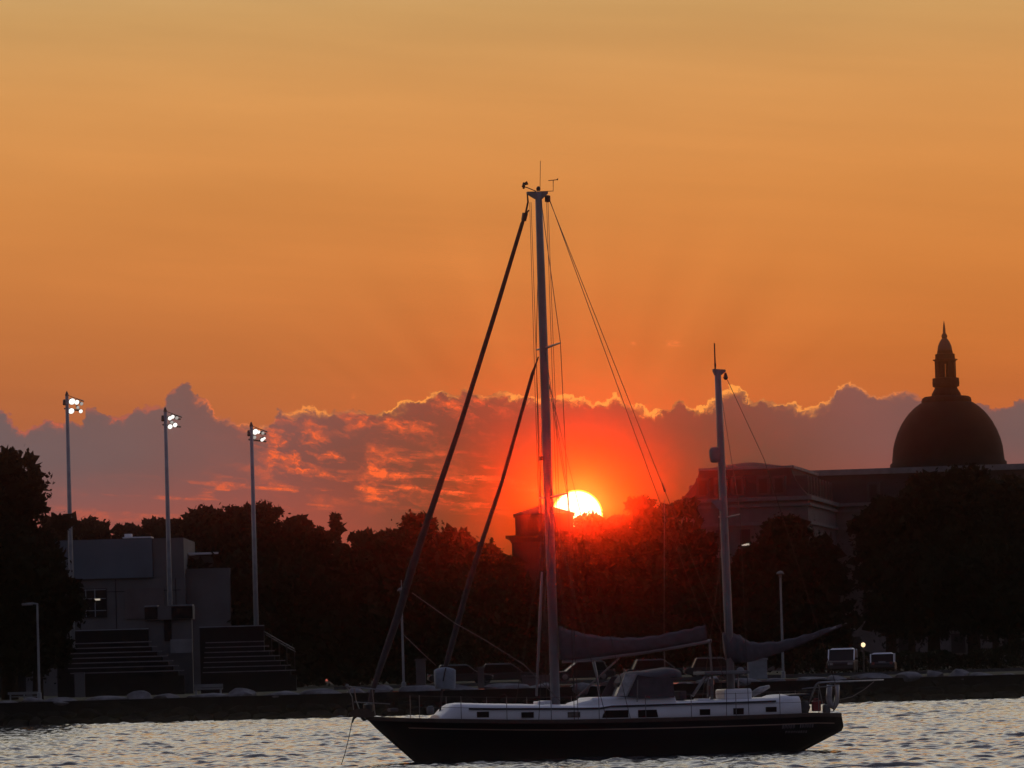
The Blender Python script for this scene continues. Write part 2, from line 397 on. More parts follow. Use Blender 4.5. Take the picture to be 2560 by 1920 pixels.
# ------------------------------------------------------------------ trees
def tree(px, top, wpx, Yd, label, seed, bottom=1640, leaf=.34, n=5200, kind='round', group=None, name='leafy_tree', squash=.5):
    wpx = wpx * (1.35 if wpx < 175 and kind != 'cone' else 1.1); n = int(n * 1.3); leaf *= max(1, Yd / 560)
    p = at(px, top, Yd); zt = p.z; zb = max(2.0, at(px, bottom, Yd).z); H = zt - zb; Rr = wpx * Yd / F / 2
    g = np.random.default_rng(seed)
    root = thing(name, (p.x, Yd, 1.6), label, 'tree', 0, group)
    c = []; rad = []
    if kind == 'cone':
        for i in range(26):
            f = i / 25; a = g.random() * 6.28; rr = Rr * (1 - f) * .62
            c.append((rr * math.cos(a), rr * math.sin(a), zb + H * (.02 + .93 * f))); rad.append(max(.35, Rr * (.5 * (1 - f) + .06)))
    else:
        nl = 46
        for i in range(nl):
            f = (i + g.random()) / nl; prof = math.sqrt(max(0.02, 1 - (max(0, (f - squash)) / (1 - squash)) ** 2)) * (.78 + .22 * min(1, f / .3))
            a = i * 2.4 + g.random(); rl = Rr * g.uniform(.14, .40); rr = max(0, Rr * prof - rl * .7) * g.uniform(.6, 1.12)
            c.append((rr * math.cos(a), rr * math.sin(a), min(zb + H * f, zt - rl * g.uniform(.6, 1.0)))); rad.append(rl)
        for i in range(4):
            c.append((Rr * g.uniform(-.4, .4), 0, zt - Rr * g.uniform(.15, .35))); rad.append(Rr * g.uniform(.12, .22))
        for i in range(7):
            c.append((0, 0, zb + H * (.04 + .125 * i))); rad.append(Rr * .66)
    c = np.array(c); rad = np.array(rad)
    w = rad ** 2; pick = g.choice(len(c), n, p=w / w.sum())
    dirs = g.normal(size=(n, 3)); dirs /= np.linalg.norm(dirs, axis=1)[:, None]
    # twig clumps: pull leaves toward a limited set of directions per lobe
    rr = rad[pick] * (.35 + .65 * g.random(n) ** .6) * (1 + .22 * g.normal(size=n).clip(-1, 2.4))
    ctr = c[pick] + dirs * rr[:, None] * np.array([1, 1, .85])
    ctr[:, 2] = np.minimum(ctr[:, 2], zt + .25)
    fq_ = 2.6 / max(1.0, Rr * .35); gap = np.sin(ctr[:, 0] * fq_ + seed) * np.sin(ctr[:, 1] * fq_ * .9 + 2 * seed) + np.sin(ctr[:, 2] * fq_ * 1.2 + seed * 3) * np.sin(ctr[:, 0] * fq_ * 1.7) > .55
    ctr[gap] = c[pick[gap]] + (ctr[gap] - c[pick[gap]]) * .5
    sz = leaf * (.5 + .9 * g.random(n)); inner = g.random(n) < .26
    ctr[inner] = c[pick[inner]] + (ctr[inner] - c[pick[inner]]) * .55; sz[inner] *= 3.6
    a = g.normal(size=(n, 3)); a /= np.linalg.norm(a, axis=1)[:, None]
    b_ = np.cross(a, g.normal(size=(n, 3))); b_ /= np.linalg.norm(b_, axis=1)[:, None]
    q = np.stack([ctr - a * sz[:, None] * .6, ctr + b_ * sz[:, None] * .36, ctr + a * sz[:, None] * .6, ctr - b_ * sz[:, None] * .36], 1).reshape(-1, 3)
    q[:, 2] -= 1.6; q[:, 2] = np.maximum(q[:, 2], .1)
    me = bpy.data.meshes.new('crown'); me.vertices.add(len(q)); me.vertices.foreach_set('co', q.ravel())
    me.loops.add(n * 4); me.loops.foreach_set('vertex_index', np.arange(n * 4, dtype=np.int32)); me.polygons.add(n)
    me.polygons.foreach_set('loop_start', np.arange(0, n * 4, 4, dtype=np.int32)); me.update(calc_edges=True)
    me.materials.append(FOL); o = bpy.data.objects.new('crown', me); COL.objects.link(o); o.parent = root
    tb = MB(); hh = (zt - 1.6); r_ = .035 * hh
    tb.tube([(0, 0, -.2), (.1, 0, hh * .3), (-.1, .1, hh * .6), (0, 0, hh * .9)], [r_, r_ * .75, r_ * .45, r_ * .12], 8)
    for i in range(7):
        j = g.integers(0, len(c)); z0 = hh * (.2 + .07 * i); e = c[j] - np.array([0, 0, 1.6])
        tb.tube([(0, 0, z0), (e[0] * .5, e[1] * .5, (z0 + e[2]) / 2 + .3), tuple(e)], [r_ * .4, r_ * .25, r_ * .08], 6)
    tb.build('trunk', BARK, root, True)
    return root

G1 = 'trees in the dark belt behind the bleachers'
# far row behind the concrete hall
tree(150, 1288, 150, 540, 'low dark tree just right of the big left-edge tree, behind the hall roof', 1, group=G1)
tree(232, 1296, 140, 545, 'dark tree behind the concrete hall, right of the leftmost floodlight mast', 2, group=G1)
tree(318, 1306, 130, 548, 'dark tree over the middle of the hall roof, midway between two floodlight masts', 3, group=G1)
tree(388, 1296, 110, 545, 'small dark tree behind the hall corner, beside the middle floodlight mast', 4, group=G1)
tree(448, 1300, 100, 530, 'narrow dark tree above the low pale roof strip, right of the middle mast', 5, group=G1)
tree(510, 1266, 170, 520, 'tall broad tree left of the third floodlight mast, above the lower block', 6, n=7000, group=G1)
tree(590, 1262, 130, 525, 'rounded tall tree just left of the third floodlight mast', 7, group=G1)
tree(655, 1258, 150, 520, 'tallest rounded tree of the belt, right behind the third floodlight mast', 8, n=6500, group=G1)
tree(738, 1288, 130, 520, 'ragged tree between the third floodlight mast and the pointed conifer', 9, group=G1)
tree(838, 1278, 120, 515, 'pointed conifer rising from the tree belt left of the forestay', 10, kind='cone', n=5200, group=G1, name='conifer_tree')
tree(790, 1318, 120, 518, 'low ragged tree touching the left side of the pointed conifer', 11, group=G1)
tree(905, 1330, 130, 512, 'tree in the dip between the pointed conifer and the forestay', 12, group=G1)
tree(975, 1322, 130, 505, 'twiggy tree immediately left of the thick furled forestay', 13, leaf=.3, group=G1)
tree(1052, 1282, 190, 500, 'round twiggy treetop crossed by the thick furled forestay', 14, n=7500, leaf=.3, group=G1)
tree(1135, 1322, 140, 700, 'sloping tree between the two furled stays, nearer the forestay', 15, group=G1)
tree(1205, 1352, 150, 705, 'sloping tree crossed by the thinner inner stay', 16, group=G1)
tree(1268, 1392, 110, 712, 'lowest treetop of the slope, against the left wall of the sunset pavilion', 17, group=G1)
# filler trees standing closer, under the skyline
for px, top, w, lb, sd in ((470, 1400, 190, 'dark lower tree behind the right end of the concrete hall', 31), (600, 1380, 230, 'dark lower tree around the foot of the third floodlight mast', 32),
                           (740, 1400, 230, 'dark lower tree right of the bleacher railing', 33), (880, 1400, 230, 'dark lower tree left of the domed-cap street lamp by the forestay', 34),
                           (1020, 1400, 230, 'dark lower tree behind the street lamp at the forestay', 35), (1160, 1430, 230, 'dark lower tree behind the blue-grey sail bag', 36),
                           (1290, 1450, 200, 'dark lower tree under the sunset pavilion, left of the main mast', 37), (1420, 1400, 220, 'dark red-lit tree below the setting sun', 38),
                           (1550, 1390, 240, 'dark red-lit tree above the main boom cover', 39), (1690, 1400, 220, 'dark tree left of the mizzen mast, under the mansard pavilion', 40),
                           (1800, 1450, 150, 'dark low tree right behind the mizzen mast', 41)):
    tree(px, top, w, 690 if 1150 < px < 1700 else 468, lb, sd, bottom=1680, leaf=.42, n=6500, group='lower trees filling the shore belt')
# right of the sun
G2 = 'trees right of the setting sun'
tree(1484, 1284, 150, 735, 'low treetop clipping the lower edge of the setting sun', 51, n=7500, group=G2)
tree(1446, 1312, 140, 730, 'low tree under the setting sun, hiding the right wall of the pavilion', 57, n=6500, group=G2)
tree(1540, 1290, 100, 730, 'twiggy treetop immediately right of the setting sun', 52, leaf=.3, group=G2)
tree(1602, 1236, 140, 725, 'highest twiggy treetop between the sun and the mansard pavilion', 53, n=6500, leaf=.3, group=G2)
tree(1660, 1262, 110, 720, 'twiggy treetop below the turnbuckle of the backstays', 54, leaf=.3, group=G2)
tree(1712, 1248, 100, 690, 'dark treetop against the left corner of the mansard pavilion', 55, leaf=.3, group=G2)
tree(1750, 1330, 130, 490, 'dark tree in front of the left part of the mansard pavilion', 56, group=G2)
G3 = 'trees in front of the domed hall'
tree(1960, 1288, 190, 500, 'dark tree before the pavilion, right of the mizzen mast', 61, n=7000, group=G3)
tree(1885, 1360, 150, 490, 'dark tree behind the right-hand street lamp, left side', 62, group=G3)
tree(2040, 1340, 170, 495, 'dark tree right of the right-hand street lamp, left of the pale wall gap', 63, n=6500, group=G3)
tree(2215, 1240, 190, 500, 'dark tree right of the pale wall gap, left of the dome', 64, n=7500, bottom=1560, group=G3)
tree(2320, 1180, 220, 500, 'tall dark tree directly below the left half of the dome', 65, n=9000, bottom=1560, group=G3)
tree(2420, 1166, 200, 495, 'tall dark tree directly below the right half of the dome', 66, n=9000, bottom=1560, group=G3)
tree(2520, 1190, 220, 500, 'tall dark tree at the right edge beside the dome', 67, n=9000, bottom=1550, group=G3)
tree(2270, 1370, 220, 480, 'lower dark tree behind the parked car on the right', 68, n=7000, bottom=1570, group=G3)
tree(2480, 1370, 260, 480, 'lower dark tree near the right edge, above the low pale wall', 69, n=8000, bottom=1560, group=G3)
tree(2600, 1350, 220, 475, 'dark tree partly cut off by the right edge of the picture', 70, n=6000, bottom=1560, group=G3)
# near left
tree(10, 1122, 270, 372, 'largest dark tree, cut by the left edge of the picture', 81, n=15000, bottom=1560, leaf=.30)
tree(85, 1330, 210, 366, 'dark bushy tree in front of the concrete hall, left of the bleachers', 82, n=11000, bottom=1655, leaf=.30)
tree(-110, 1180, 300, 368, 'dark tree mostly outside the left edge of the picture', 83, n=6000, bottom=1660, leaf=.34)

def leafmass(name, x0, x1, y0, y1, z0, ztop, n, size, seed):
    g = np.random.default_rng(seed); x = g.uniform(x0, x1, n); y = g.uniform(y0, y1, n)
    tp_ = ztop * (1 + .10 * np.sin(x * .31 + 1) + .07 * np.sin(x * .83) + .05 * np.sin(x * 2.1)); z = z0 + (tp_ - z0) * g.random(n) ** .7
    ctr = np.stack([x, y, z], -1); a = g.normal(size=(n, 3)); a /= np.linalg.norm(a, axis=1)[:, None]; b_ = np.cross(a, g.normal(size=(n, 3))); b_ /= np.linalg.norm(b_, axis=1)[:, None]
    sz = (size * (.5 + g.random(n)))[:, None]; q = np.stack([ctr - a * sz * .6, ctr + b_ * sz * .4, ctr + a * sz * .6, ctr - b_ * sz * .4], 1).reshape(-1, 3); q[:, 2] = np.maximum(q[:, 2], z0)
    me = bpy.data.meshes.new(name); me.vertices.add(len(q)); me.vertices.foreach_set('co', q.ravel()); me.loops.add(n * 4); me.loops.foreach_set('vertex_index', np.arange(n * 4, dtype=np.int32)); me.polygons.add(n)
    me.polygons.foreach_set('loop_start', np.arange(0, n * 4, 4, dtype=np.int32)); me.update(calc_edges=True); me.materials.append(FOL); o = bpy.data.objects.new(name, me); COL.objects.link(o); return o
struct(leafmass('added_wood', -250, 250, 778, 790, 1.5, 11.0, 60000, .95, 90), 'stuff')  # leaf band added behind the trees to block low light gaps
o = leafmass('screen_hedge', at(1985, 1650, 446).x, at(2700, 1650, 446).x, 445, 447.5, 1.6, 3.35, 9000, .22, 91); tag(o, 'added light-blocking hedge behind the two pale-roofed parked cars', 'screen_hedge')  # leaf strip added to stop light passing under the crowns
# ------------------------------------------------------------------ buildings
def frame(px, py, Yd, th):
    """origin under a photo point at depth Yd; u runs right along the front, v runs back"""
    o = at(px, py, Yd); return Vector((o.x, o.y, 0)), th
def bthing(name, px, Yd, th, label, cat):
    p = at(px, 1600, Yd); return thing(name, (p.x, Yd, 0), label, cat, rz=th)
def zat(px, py, Yd): return at(px, py, Yd).z

# domed hall with mansard pavilion
TH = -math.radians(8.5)
hall = bthing('domed_hall', 2030, 700, TH, 'large grey stone hall with mansard roof and a great dark dome', 'hall')
zc, zt = 23.2, 27.1                                       # cornice and mansard top
wl = MB(); wl.box((-8, 19, zc / 2), (16, 38, zc)); wl.box((27, 50, zc / 2 - .02), (72, 24, zc - .04))
wl.build('wall', BRICK, hall)
co2 = MB()
for z, h, e in ((zc - .1, .5, .55), (zc - .9, .35, .3), (zc - 3.2, .4, .35)):
    co2.box((-8, 19, z), (16 + 2 * e, 38 + 2 * e, h)); co2.box((30.3, 50, z - .02), (65 + 2 * e, 24 + 2 * e, h - .04))
co2.build('cornice', mat('hall_cornice', (.12, .11, .11), .85, var=.25, scale=.8, spec=.2), hall)
mr = MB()
def mans(x0, x1, y0, y1, z0, z1, z2, ins, seg=4):
    rings = []
    for i in range(seg + 1):
        f = i / seg; k = ins * (1 - (1 - f) ** 1.7); z = z0 + (z1 - z0) * f
        rings.append([(x0 + k, y0 + k, z), (x1 - k, y0 + k, z), (x1 - k, y1 - k, z), (x0 + k, y1 - k, z)])
    k = ins + min(x1 - x0, y1 - y0) * .32; rings.append([(x0 + k, y0 + k, z2), (x1 - k, y0 + k, z2), (x1 - k, y1 - k, z2), (x0 + k, y1 - k, z2)])
    return rings
mr.loft(mans(-16, 0, 0, 38, zc + .16, zt, zt + .9, 2.2)); mr.loft(mans(-14, 63, 38.4, 62, zc + .14, zt + .2, zt + .6, 1.6))
mr.build('mansard_roof', SLATE, hall)
cr = MB(); cr.box((-8, 2.2, zt + .02), (11.8, .4, .3)); cr.box((-2.1, 19, zt + .03), (.4, 33, .34)); cr.box((24, 39.85, zt + .35), (73, .7, .75))
cr.box((-14.0, 3.1, zc + 1.6), (2.4, 1.0, .8)); cr.build('roof_parapet', PALE, hall)
def dormer(x, y, rz):
    q = MB(); q.box((x, y, zc + 1.55), (1.7, 1.8, 2.5), rz); q.build('dormer', DORM, hall)
    w_ = MB(); dxn, dyn = math.sin(rz), -math.cos(rz); w_.box((x + dxn * .91, y + dyn * .91, zc + 1.55), (1.0, .06, 1.8), rz); w_.build('dormer_window', DARKW, hall)
for x in (-13.2, -11.0, -8.8, -5.6, -3.6): dormer(x, 1.15, 0)
for v in (4, 8, 12, 16, 20, 24, 28, 32, 35.5): dormer(-1.15, v, math.pi / 2)
for x in (5, 11, 17): dormer(x, 39.3, 0)
for z in (18.2, 13.8, 9.4, 5.0):
    for x in (-14, -11, -8, -5, -2):
        lit = (z, x) in ((18.2, -8), (13.8, -8))
        w_ = MB(); w_.box((x, -.03, z), (1.3, .12, 2.3)); w_.build('window', DARKW, hall)
        if lit: q = MB(); q.box((x, -.12, z - .75), (1.0, .05, .26)); q.build('lit_pane', LITW, hall)
    for v in (6, 14, 22, 30):
        w_ = MB(); w_.box((.03, v, z), (.12, 1.6, 2.3)); w_.build('window', DARKW, hall)
    for x in (4, 10, 16, 22, 28, 34, 40, 46, 52, 58):
        w_ = MB(); w_.box((x, 37.97, z), (1.5, .12, 2.4)); w_.build('window', DARKW, hall)
# dome: profile measured in photo pixels from its foot, at 18.5 px per metre
k = F / 754
dc = at(2371, 1158, 754); inv = Matrix.Rotation(-TH, 3, 'Z')
loc = inv @ (Vector((dc.x, dc.y, 0)) - hall.location); zb = zat(2371, 1158, 754)
def prof(pts): return [(r / k, zb + h / k) for r, h in pts]
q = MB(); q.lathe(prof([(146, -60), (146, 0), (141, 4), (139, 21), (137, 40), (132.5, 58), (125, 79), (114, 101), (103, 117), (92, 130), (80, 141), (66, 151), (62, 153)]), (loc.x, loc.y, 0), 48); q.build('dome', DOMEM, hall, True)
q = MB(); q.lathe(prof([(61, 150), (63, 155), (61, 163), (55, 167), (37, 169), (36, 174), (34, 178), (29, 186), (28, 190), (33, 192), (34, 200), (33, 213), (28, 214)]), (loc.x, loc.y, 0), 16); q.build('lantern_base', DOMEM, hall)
q = MB()
for i in range(8):
    a = math.pi / 8 + i * math.pi / 4 - TH; q.box((loc.x + math.cos(a) * 21.5 / k, loc.y + math.sin(a) * 21.5 / k, zb + 234 / k), (9 / k, 10.5 / k, 44 / k), a)
q.build('lantern_pier', DOMEM, hall)
q = MB()
for i in range(8):
    a = i * math.pi / 4 - TH
    if i in (2, 6): continue
    q.box((loc.x + math.cos(a) * 19 / k, loc.y + math.sin(a) * 19 / k, zb + 234 / k), (3 / k, 9 / k, 44 / k), a)
q.lathe(prof([(24, 212), (24, 216)]), (loc.x, loc.y, 0), 8); q.build('lantern_screen', DOMEM, hall)
q = MB(); q.lathe(prof([(25, 250), (27, 256), (31, 258), (31, 260), (25, 261), (24.5, 270), (24.5, 273), (20, 275), (19, 282)]), (loc.x, loc.y, 0), 16); q.build('lantern_cornice', DOMEM, hall)
q = MB(); q.lathe(prof([(18.5, 280), (18, 288), (16, 296), (12.5, 304), (8, 311), (5.5, 313)]), (loc.x, loc.y, 0), 16); q.build('lantern_cupola', DORM, hall, True)
q = MB(); q.lathe(prof([(5, 312), (7, 315), (7.5, 319), (6, 323), (3.6, 326), (3.2, 336), (1.6, 350), (.3, 357)]), (loc.x, loc.y, 0), 12); q.build('spire', DORM, hall, True)

# long low annex under the trees at right
ax = bthing('low_annex', 2330, 640, TH, 'long low grey building seen under the trees behind the parked cars', 'annex')
q = MB(); q.box((0, 3, 4.2), (50, 6, 5.2)); q.build('wall', BRICK, ax)
q = MB(); q.box((0, 3, 6.95), (50.8, 6.8, .3)); q.build('roof', PALE, ax)
for i, x in enumerate((-21, -15, -9, -3, 3, 9, 15, 21)):
    q = MB(); q.box((x, -.03, 4.2), (1.6, .14, 2.2)); q.build('window', DARKW, ax)

# pavilion silhouetted before the sun
Yp = 745; kp = F / Yp
TOWER = mat('dark_tower_stone', (.03, .026, .025), .95, var=.3, scale=.8, spec=.05)
pv = bthing('roof_pavilion', 1369, Yp, 0, 'dark hip-roofed pavilion silhouetted at the left of the setting sun', 'pavilion')
wh = (1443 - 1297) / 2 / kp; z_e = zat(1295, 1287, Yp); z_l = zat(1290, 1340, Yp); z_r = zat(1368, 1260, Yp)
q = MB(); q.box((0, 5, z_l / 2), (2 * wh + 1.0, 10, z_l)); q.box((0, 5, (z_l + z_e) / 2 + .05), (2 * wh, 9, z_e - z_l + .1)); q.build('wall', TOWER, pv)
q = MB(); q.loft([[(-wh - .2, .3, z_e - .1), (wh + .2, .3, z_e - .1), (wh + .2, 9.7, z_e - .1), (-wh - .2, 9.7, z_e - .1)], [(-wh - .25, .25, z_e + .08), (wh + .25, .25, z_e + .08), (wh + .25, 9.75, z_e + .08), (-wh - .25, 9.75, z_e + .08)], [(-.25, 3.5, z_r), (.25, 3.5, z_r), (.25, 6.5, z_r), (-.25, 6.5, z_r)]]); q.build('hip_roof', SLATE, pv)
q = MB(); q.loft([[(-wh - .5 - e, -e, z), (wh + .5 + e, -e, z), (wh + .5 + e, 10 + e, z), (-wh - .5 - e, 10 + e, z)] for e, z in ((0.02, z_l - .85), (.2, z_l - .55), (.35, z_l - .3), (.85, z_l - .05), (.85, z_l + .06), (-.1, z_l + .1))]); q.build('cornice', TOWER, pv)
for x in (-1.8, 0, 1.8):
    q = MB(); q.box((x, .47, z_l + 1.4), (.8, .12, 1.5)); q.build('window', DARKW, pv)

# concrete hall at left
Yc = 462; kc = F / Yc
ch = bthing('concrete_hall', 310, Yc, 0, 'blocky concrete sports building with a teal upper band behind the bleachers', 'sports building')
def X_(px, Yd=Yc, o=310): return at(px, 1500, Yd).x - at(o, 1600, Yd).x
z0, z1, z2 = zat(320, 1560, Yc), zat(320, 1445, Yc), zat(320, 1347, Yc)
q = MB(); q.box(((X_(60) + X_(463)) / 2, 8, z1 / 2), (X_(463) - X_(60), 16, z1)); q.build('wall', CONC, ch)
q = MB(); q.box(((X_(-260) + X_(60)) / 2, 6, 3.6), (X_(60) - X_(-260), 10, 7.2)); q.build('added_wing', DARKW, ch)  # dark block added to shut off bright sky under the left trees
q = MB(); q.box(((X_(60) + X_(384)) / 2, 7.9, (z1 + z2) / 2), (X_(384) - X_(60), 16.4, z2 - z1)); q.build('upper_band', CONC2, ch)
q = MB(); q.box(((X_(384) + X_(463)) / 2, 8.1, (z1 + z2) / 2 - .03), (X_(463) - X_(384) - .05, 16.2, z2 - z1)); q.build('corner_block', CONC, ch)
q = MB(); q.box(((X_(464) + X_(573)) / 2, 9, zat(520, 1420, Yc) / 2), (X_(573) - X_(464), 15, zat(520, 1420, Yc))); q.build('side_block', CONC, ch)
q = MB(); q.box(((X_(464) + X_(540)) / 2, 11, zat(500, 1400, Yc) - .2), (X_(540) - X_(464), 10, 1.4)); q.build('roof_block', CONC, ch)
q = MB(); q.box(((X_(464) + X_(540)) / 2, 6.4, zat(500, 1380, Yc)), (X_(540) - X_(464), 2.0, .16)); q.build('roof_edge', WHITE, ch)
q = MB(); q.box(((X_(310) + X_(382)) / 2, 1.5, z2 + .10), (X_(382) - X_(310), 3.0, .10)); q.box((X_(322), 1.5, z2 + .28), (.6, 1, .3)); q.build('roof_vent', WHITE, ch)
q = MB(); q.box(((X_(186) + X_(267)) / 2, -.05, (zat(226, 1472, Yc) + zat(226, 1544, Yc)) / 2), (X_(267) - X_(186), .14, zat(226, 1472, Yc) - zat(226, 1544, Yc))); w_ = q.build('window', DARKW, ch)
q = MB()
for f in (.36, .64): q.box((X_(186 + 81 * f), -.15, (zat(226, 1472, Yc) + zat(226, 1544, Yc)) / 2), (.07, .06, 2.3))
for py in (1475, 1497, 1527): q.box((X_(226), -.16, zat(226, py, Yc)), (2.6, .06, .06))
q.build('mullion', GALV, w_)
q = MB(); q.box((X_(244), -.2, zat(244, 1499, Yc)), (.45, .06, .14)); q.build('wall_lamp', LITW, ch)
q = MB()
for px in (176, 245, 310, 384, 425): q.box((X_(px), -.02, (z1 + z2) / 2), (.07, .42 if px < 384 else .06, z2 - z1 - .1))
for px in (200, 290, 440): q.box((X_(px), -.01, z1 / 2 + 1.5), (.06, .05, z1 - 3.2))
q.box((X_(300), -.01, z1 - 1.1), (X_(455) - X_(150), .05, .06)); q.build('panel_joint', DARKW, ch)
q = MB(); q.box(((X_(312) + X_(410)) / 2, -.05, (zat(360, 1470, Yc) + zat(360, 1547, Yc)) / 2), (X_(410) - X_(312), .16, 2.5)); q.build('recess', BRICK, ch)

# bleachers
Yb = 402
bl = bthing('bleachers', 400, Yb, 0, 'dark tiered bleachers with thin pale bench lines facing the water', 'bleachers')
def XB(px, Yd=Yb): return at(px, 1600, Yd).x - bl.location.x
rows = 7
for side, (xa, xb) in enumerate(((128, 458), (505, 738))):
    for i in range(rows):
        f = i / (rows - 1); z = zat(350 if side == 0 else 600, 1679 - 67 * f, Yb) + (.04 * i)
        a = xa + (178 if side == 0 else 505) * 0 + (46 * (1 - f) if side == 0 else 0); e = xb - (90 * f if side == 0 else 86 * f)
        w_ = XB(e) - XB(a); q = MB(); q.box(((XB(a) + XB(e)) / 2, i * .75, z), (w_, .28, .07)); q.build('bench', ALU, bl)
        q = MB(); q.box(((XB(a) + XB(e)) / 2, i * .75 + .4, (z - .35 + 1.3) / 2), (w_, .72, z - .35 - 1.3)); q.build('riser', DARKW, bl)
zt_, zb_ = zat(300, 1573, Yb), zat(300, 1612, Yb)
for xa, xb in ((172, 358), (488, 652)):
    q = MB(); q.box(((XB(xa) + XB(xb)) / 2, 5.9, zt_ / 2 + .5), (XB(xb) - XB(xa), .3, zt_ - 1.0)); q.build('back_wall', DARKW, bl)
    q = MB(); q.box(((XB(xa) + XB(xb)) / 2, 5.85, zt_ + .03), (XB(xb) - XB(xa), .36, .07)); q.build('top_rail', GALV, bl)
for px in (198, 205): pass
q = MB(); q.box((XB(198), -.4, (zat(198, 1681, Yb) + 1.4) / 2), (XB(211) - XB(186), .5, zat(198, 1681, Yb) - 1.4)); q.build('pillar', CONC, bl)
q = MB(); q.tube([(XB(651), 5.6, zat(651, 1577, Yb)), (XB(735), .2, zat(735, 1622, Yb))], .035); q.tube([(XB(655), 5.6, zat(651, 1585, Yb)), (XB(738), .2, zat(735, 1630, Yb))], .03)
for f in (0, .25, .5, .75, 1): q.tube([(XB(651 + 84 * f), 5.6 - 5.4 * f, zat(651, 1577, Yb) * (1 - f) + zat(735, 1622, Yb) * f), (XB(651 + 84 * f), 5.6 - 5.4 * f, zat(651, 1577, Yb) * (1 - f) + zat(735, 1622, Yb) * f - 1.4)], .03)
q.build('handrail', BLACKM, bl)

# press box between the two stands
pb = thing('press_box', (at(422, 1600, 408).x, 408, 1.6), 'small dark press box on a pale stair tower between the two bleacher stands', 'press box')
def XP(px): return at(px, 1600, 408).x - pb.location.x
def ZP(py): return zat(422, py, 408) - 1.6
q = MB(); q.box((XP(422), .6, ZP(1549) / 2), (XP(478) - XP(362), .9, ZP(1549))); q.build('stair_tower', CONC, pb)
q = MB(); q.box((XP(422), 1.2, (ZP(1549) + ZP(1515)) / 2), (XP(484) - XP(361), 2.8, ZP(1515) - ZP(1549))); q.build('cabin', CONC, pb)
for a, e in ((364, 396), (431, 484)):
    q = MB(); q.box(((XP(a) + XP(e)) / 2, -.24, (ZP(1547) + ZP(1518)) / 2), (XP(e) - XP(a), .1, ZP(1518) - ZP(1547))); q.build('dark_panel', DARKW, pb)
    q = MB(); q.box(((XP(a) + XP(e)) / 2, .6, ZP(1514)), (XP(e) - XP(a), 1.9, .08)); q.build('roof_edge', GALV, pb)
q = MB(); q.box((XP(420), .10, ZP(1575)), (XP(428) - XP(410), .1, 1.6)); q.build('doorway', DARKW, pb)
q = MB(); q.box(((XP(428) + XP(482)) / 2, -1.0, ZP(1616)), (XP(482) - XP(428), .12, 1.0)); q.build('balcony_front', PALE, pb)

# floodlight masts
def flood(px_t, py_t, px_b, py_b, Yd, label, lamps):
    base = at(px_b, py_b, Yd); topz = zat(px_t, py_t, Yd); kx = F / Yd
    xb = at((px_t + 0) , py_t, Yd).x
    r_ = thing('floodlight_mast', (xb, Yd, 1.6), label, 'floodlight mast', 0, 'stadium floodlight masts')
    H = topz - 1.6
    q = MB(); q.tube([(0, 0, 0), (0, 0, H * .5), (0, 0, H - .15)], [.22, .18, .13], 12); q.build('pole', GALV, r_, True)
    q = MB(); q.lathe([(.10, H - .25), (.15, H - .1), (.07, H + .12), (.02, H + .2)], n=10)
    q.tube([(-.15, .1, H - .55), (.95, 3.0, H - .62)], .07); q.tube([(-.2, .1, H - 1.15), (.95, 3.0, H - 1.22)], .07)
    q.tube([(-.2, -.1, H - .85), (-.2, .1, H - .5)], .13, 8)
    q.build('crossarm', BLACKM, r_)
    dirv = Vector((.35, -.85, -.38)).normalized(); rot = dirv.to_track_quat('Z', 'Y').to_matrix()
    q = MB(); q.loft([[(-.05, 0, H - .1), (.1, -.1, H - .12), (.1, .3, H - .12)], [(1.05, 2.4, H - .42), (1.15, 2.3, H - .5), (1.1, 2.7, H - .55)]]); q.build('visor', BLACKM, r_)
    for dx_, dz_, rr, mt in lamps:
        rr *= .70
        c = Vector((dx_ / kx, dx_ / kx * 2.4 - .25, H - dz_ / kx))
        hb = MB(); hb.lathe([(rr * .35, -.42), (rr * .6, -.3), (rr * .98, -.02), (rr, .02)], n=16)
        hb.v = [tuple(rot @ Vector(p) + c) for p in hb.v]; lo = hb.build('lamp_housing', BLACKM, r_, True)
        ln = MB(); ln.lathe([(rr * .9, .03), (rr * .7, .07), (rr * .2, .10)], n=16); ln.v = [tuple(rot @ Vector(p) + c) for p in ln.v]; ln.build('lens', mt, lo, True)
    return r_
flood(167, 984, 178, 1600, 432, 'leftmost and tallest floodlight mast with four lit lamps', ((11, 19, .40, LIT), (21, 20, .30, LIT), (31, 23, .22, DIM), (9, 43, .36, LIT), (29, 42, .24, LIT), (23, 33, .2, DIM)))
flood(413, 1024, 425, 1600, 430, 'middle floodlight mast with lamps half hidden by its visor', ((10, 21, .26, LIT), (16, 17, .24, LIT), (25, 19, .22, DIM), (10, 42, .30, LIT), (21, 37, .28, LIT), (14, 31, .2, DIM)))
flood(628, 1061, 642, 1600, 428, 'shortest floodlight mast rising from the right bleacher stand', ((9, 18, .36, LIT), (16, 18, .22, LIT), (26, 20, .20, DIM), (7, 32, .22, DIM), (24, 37, .22, LIT), (29, 33, .16, LIT)))

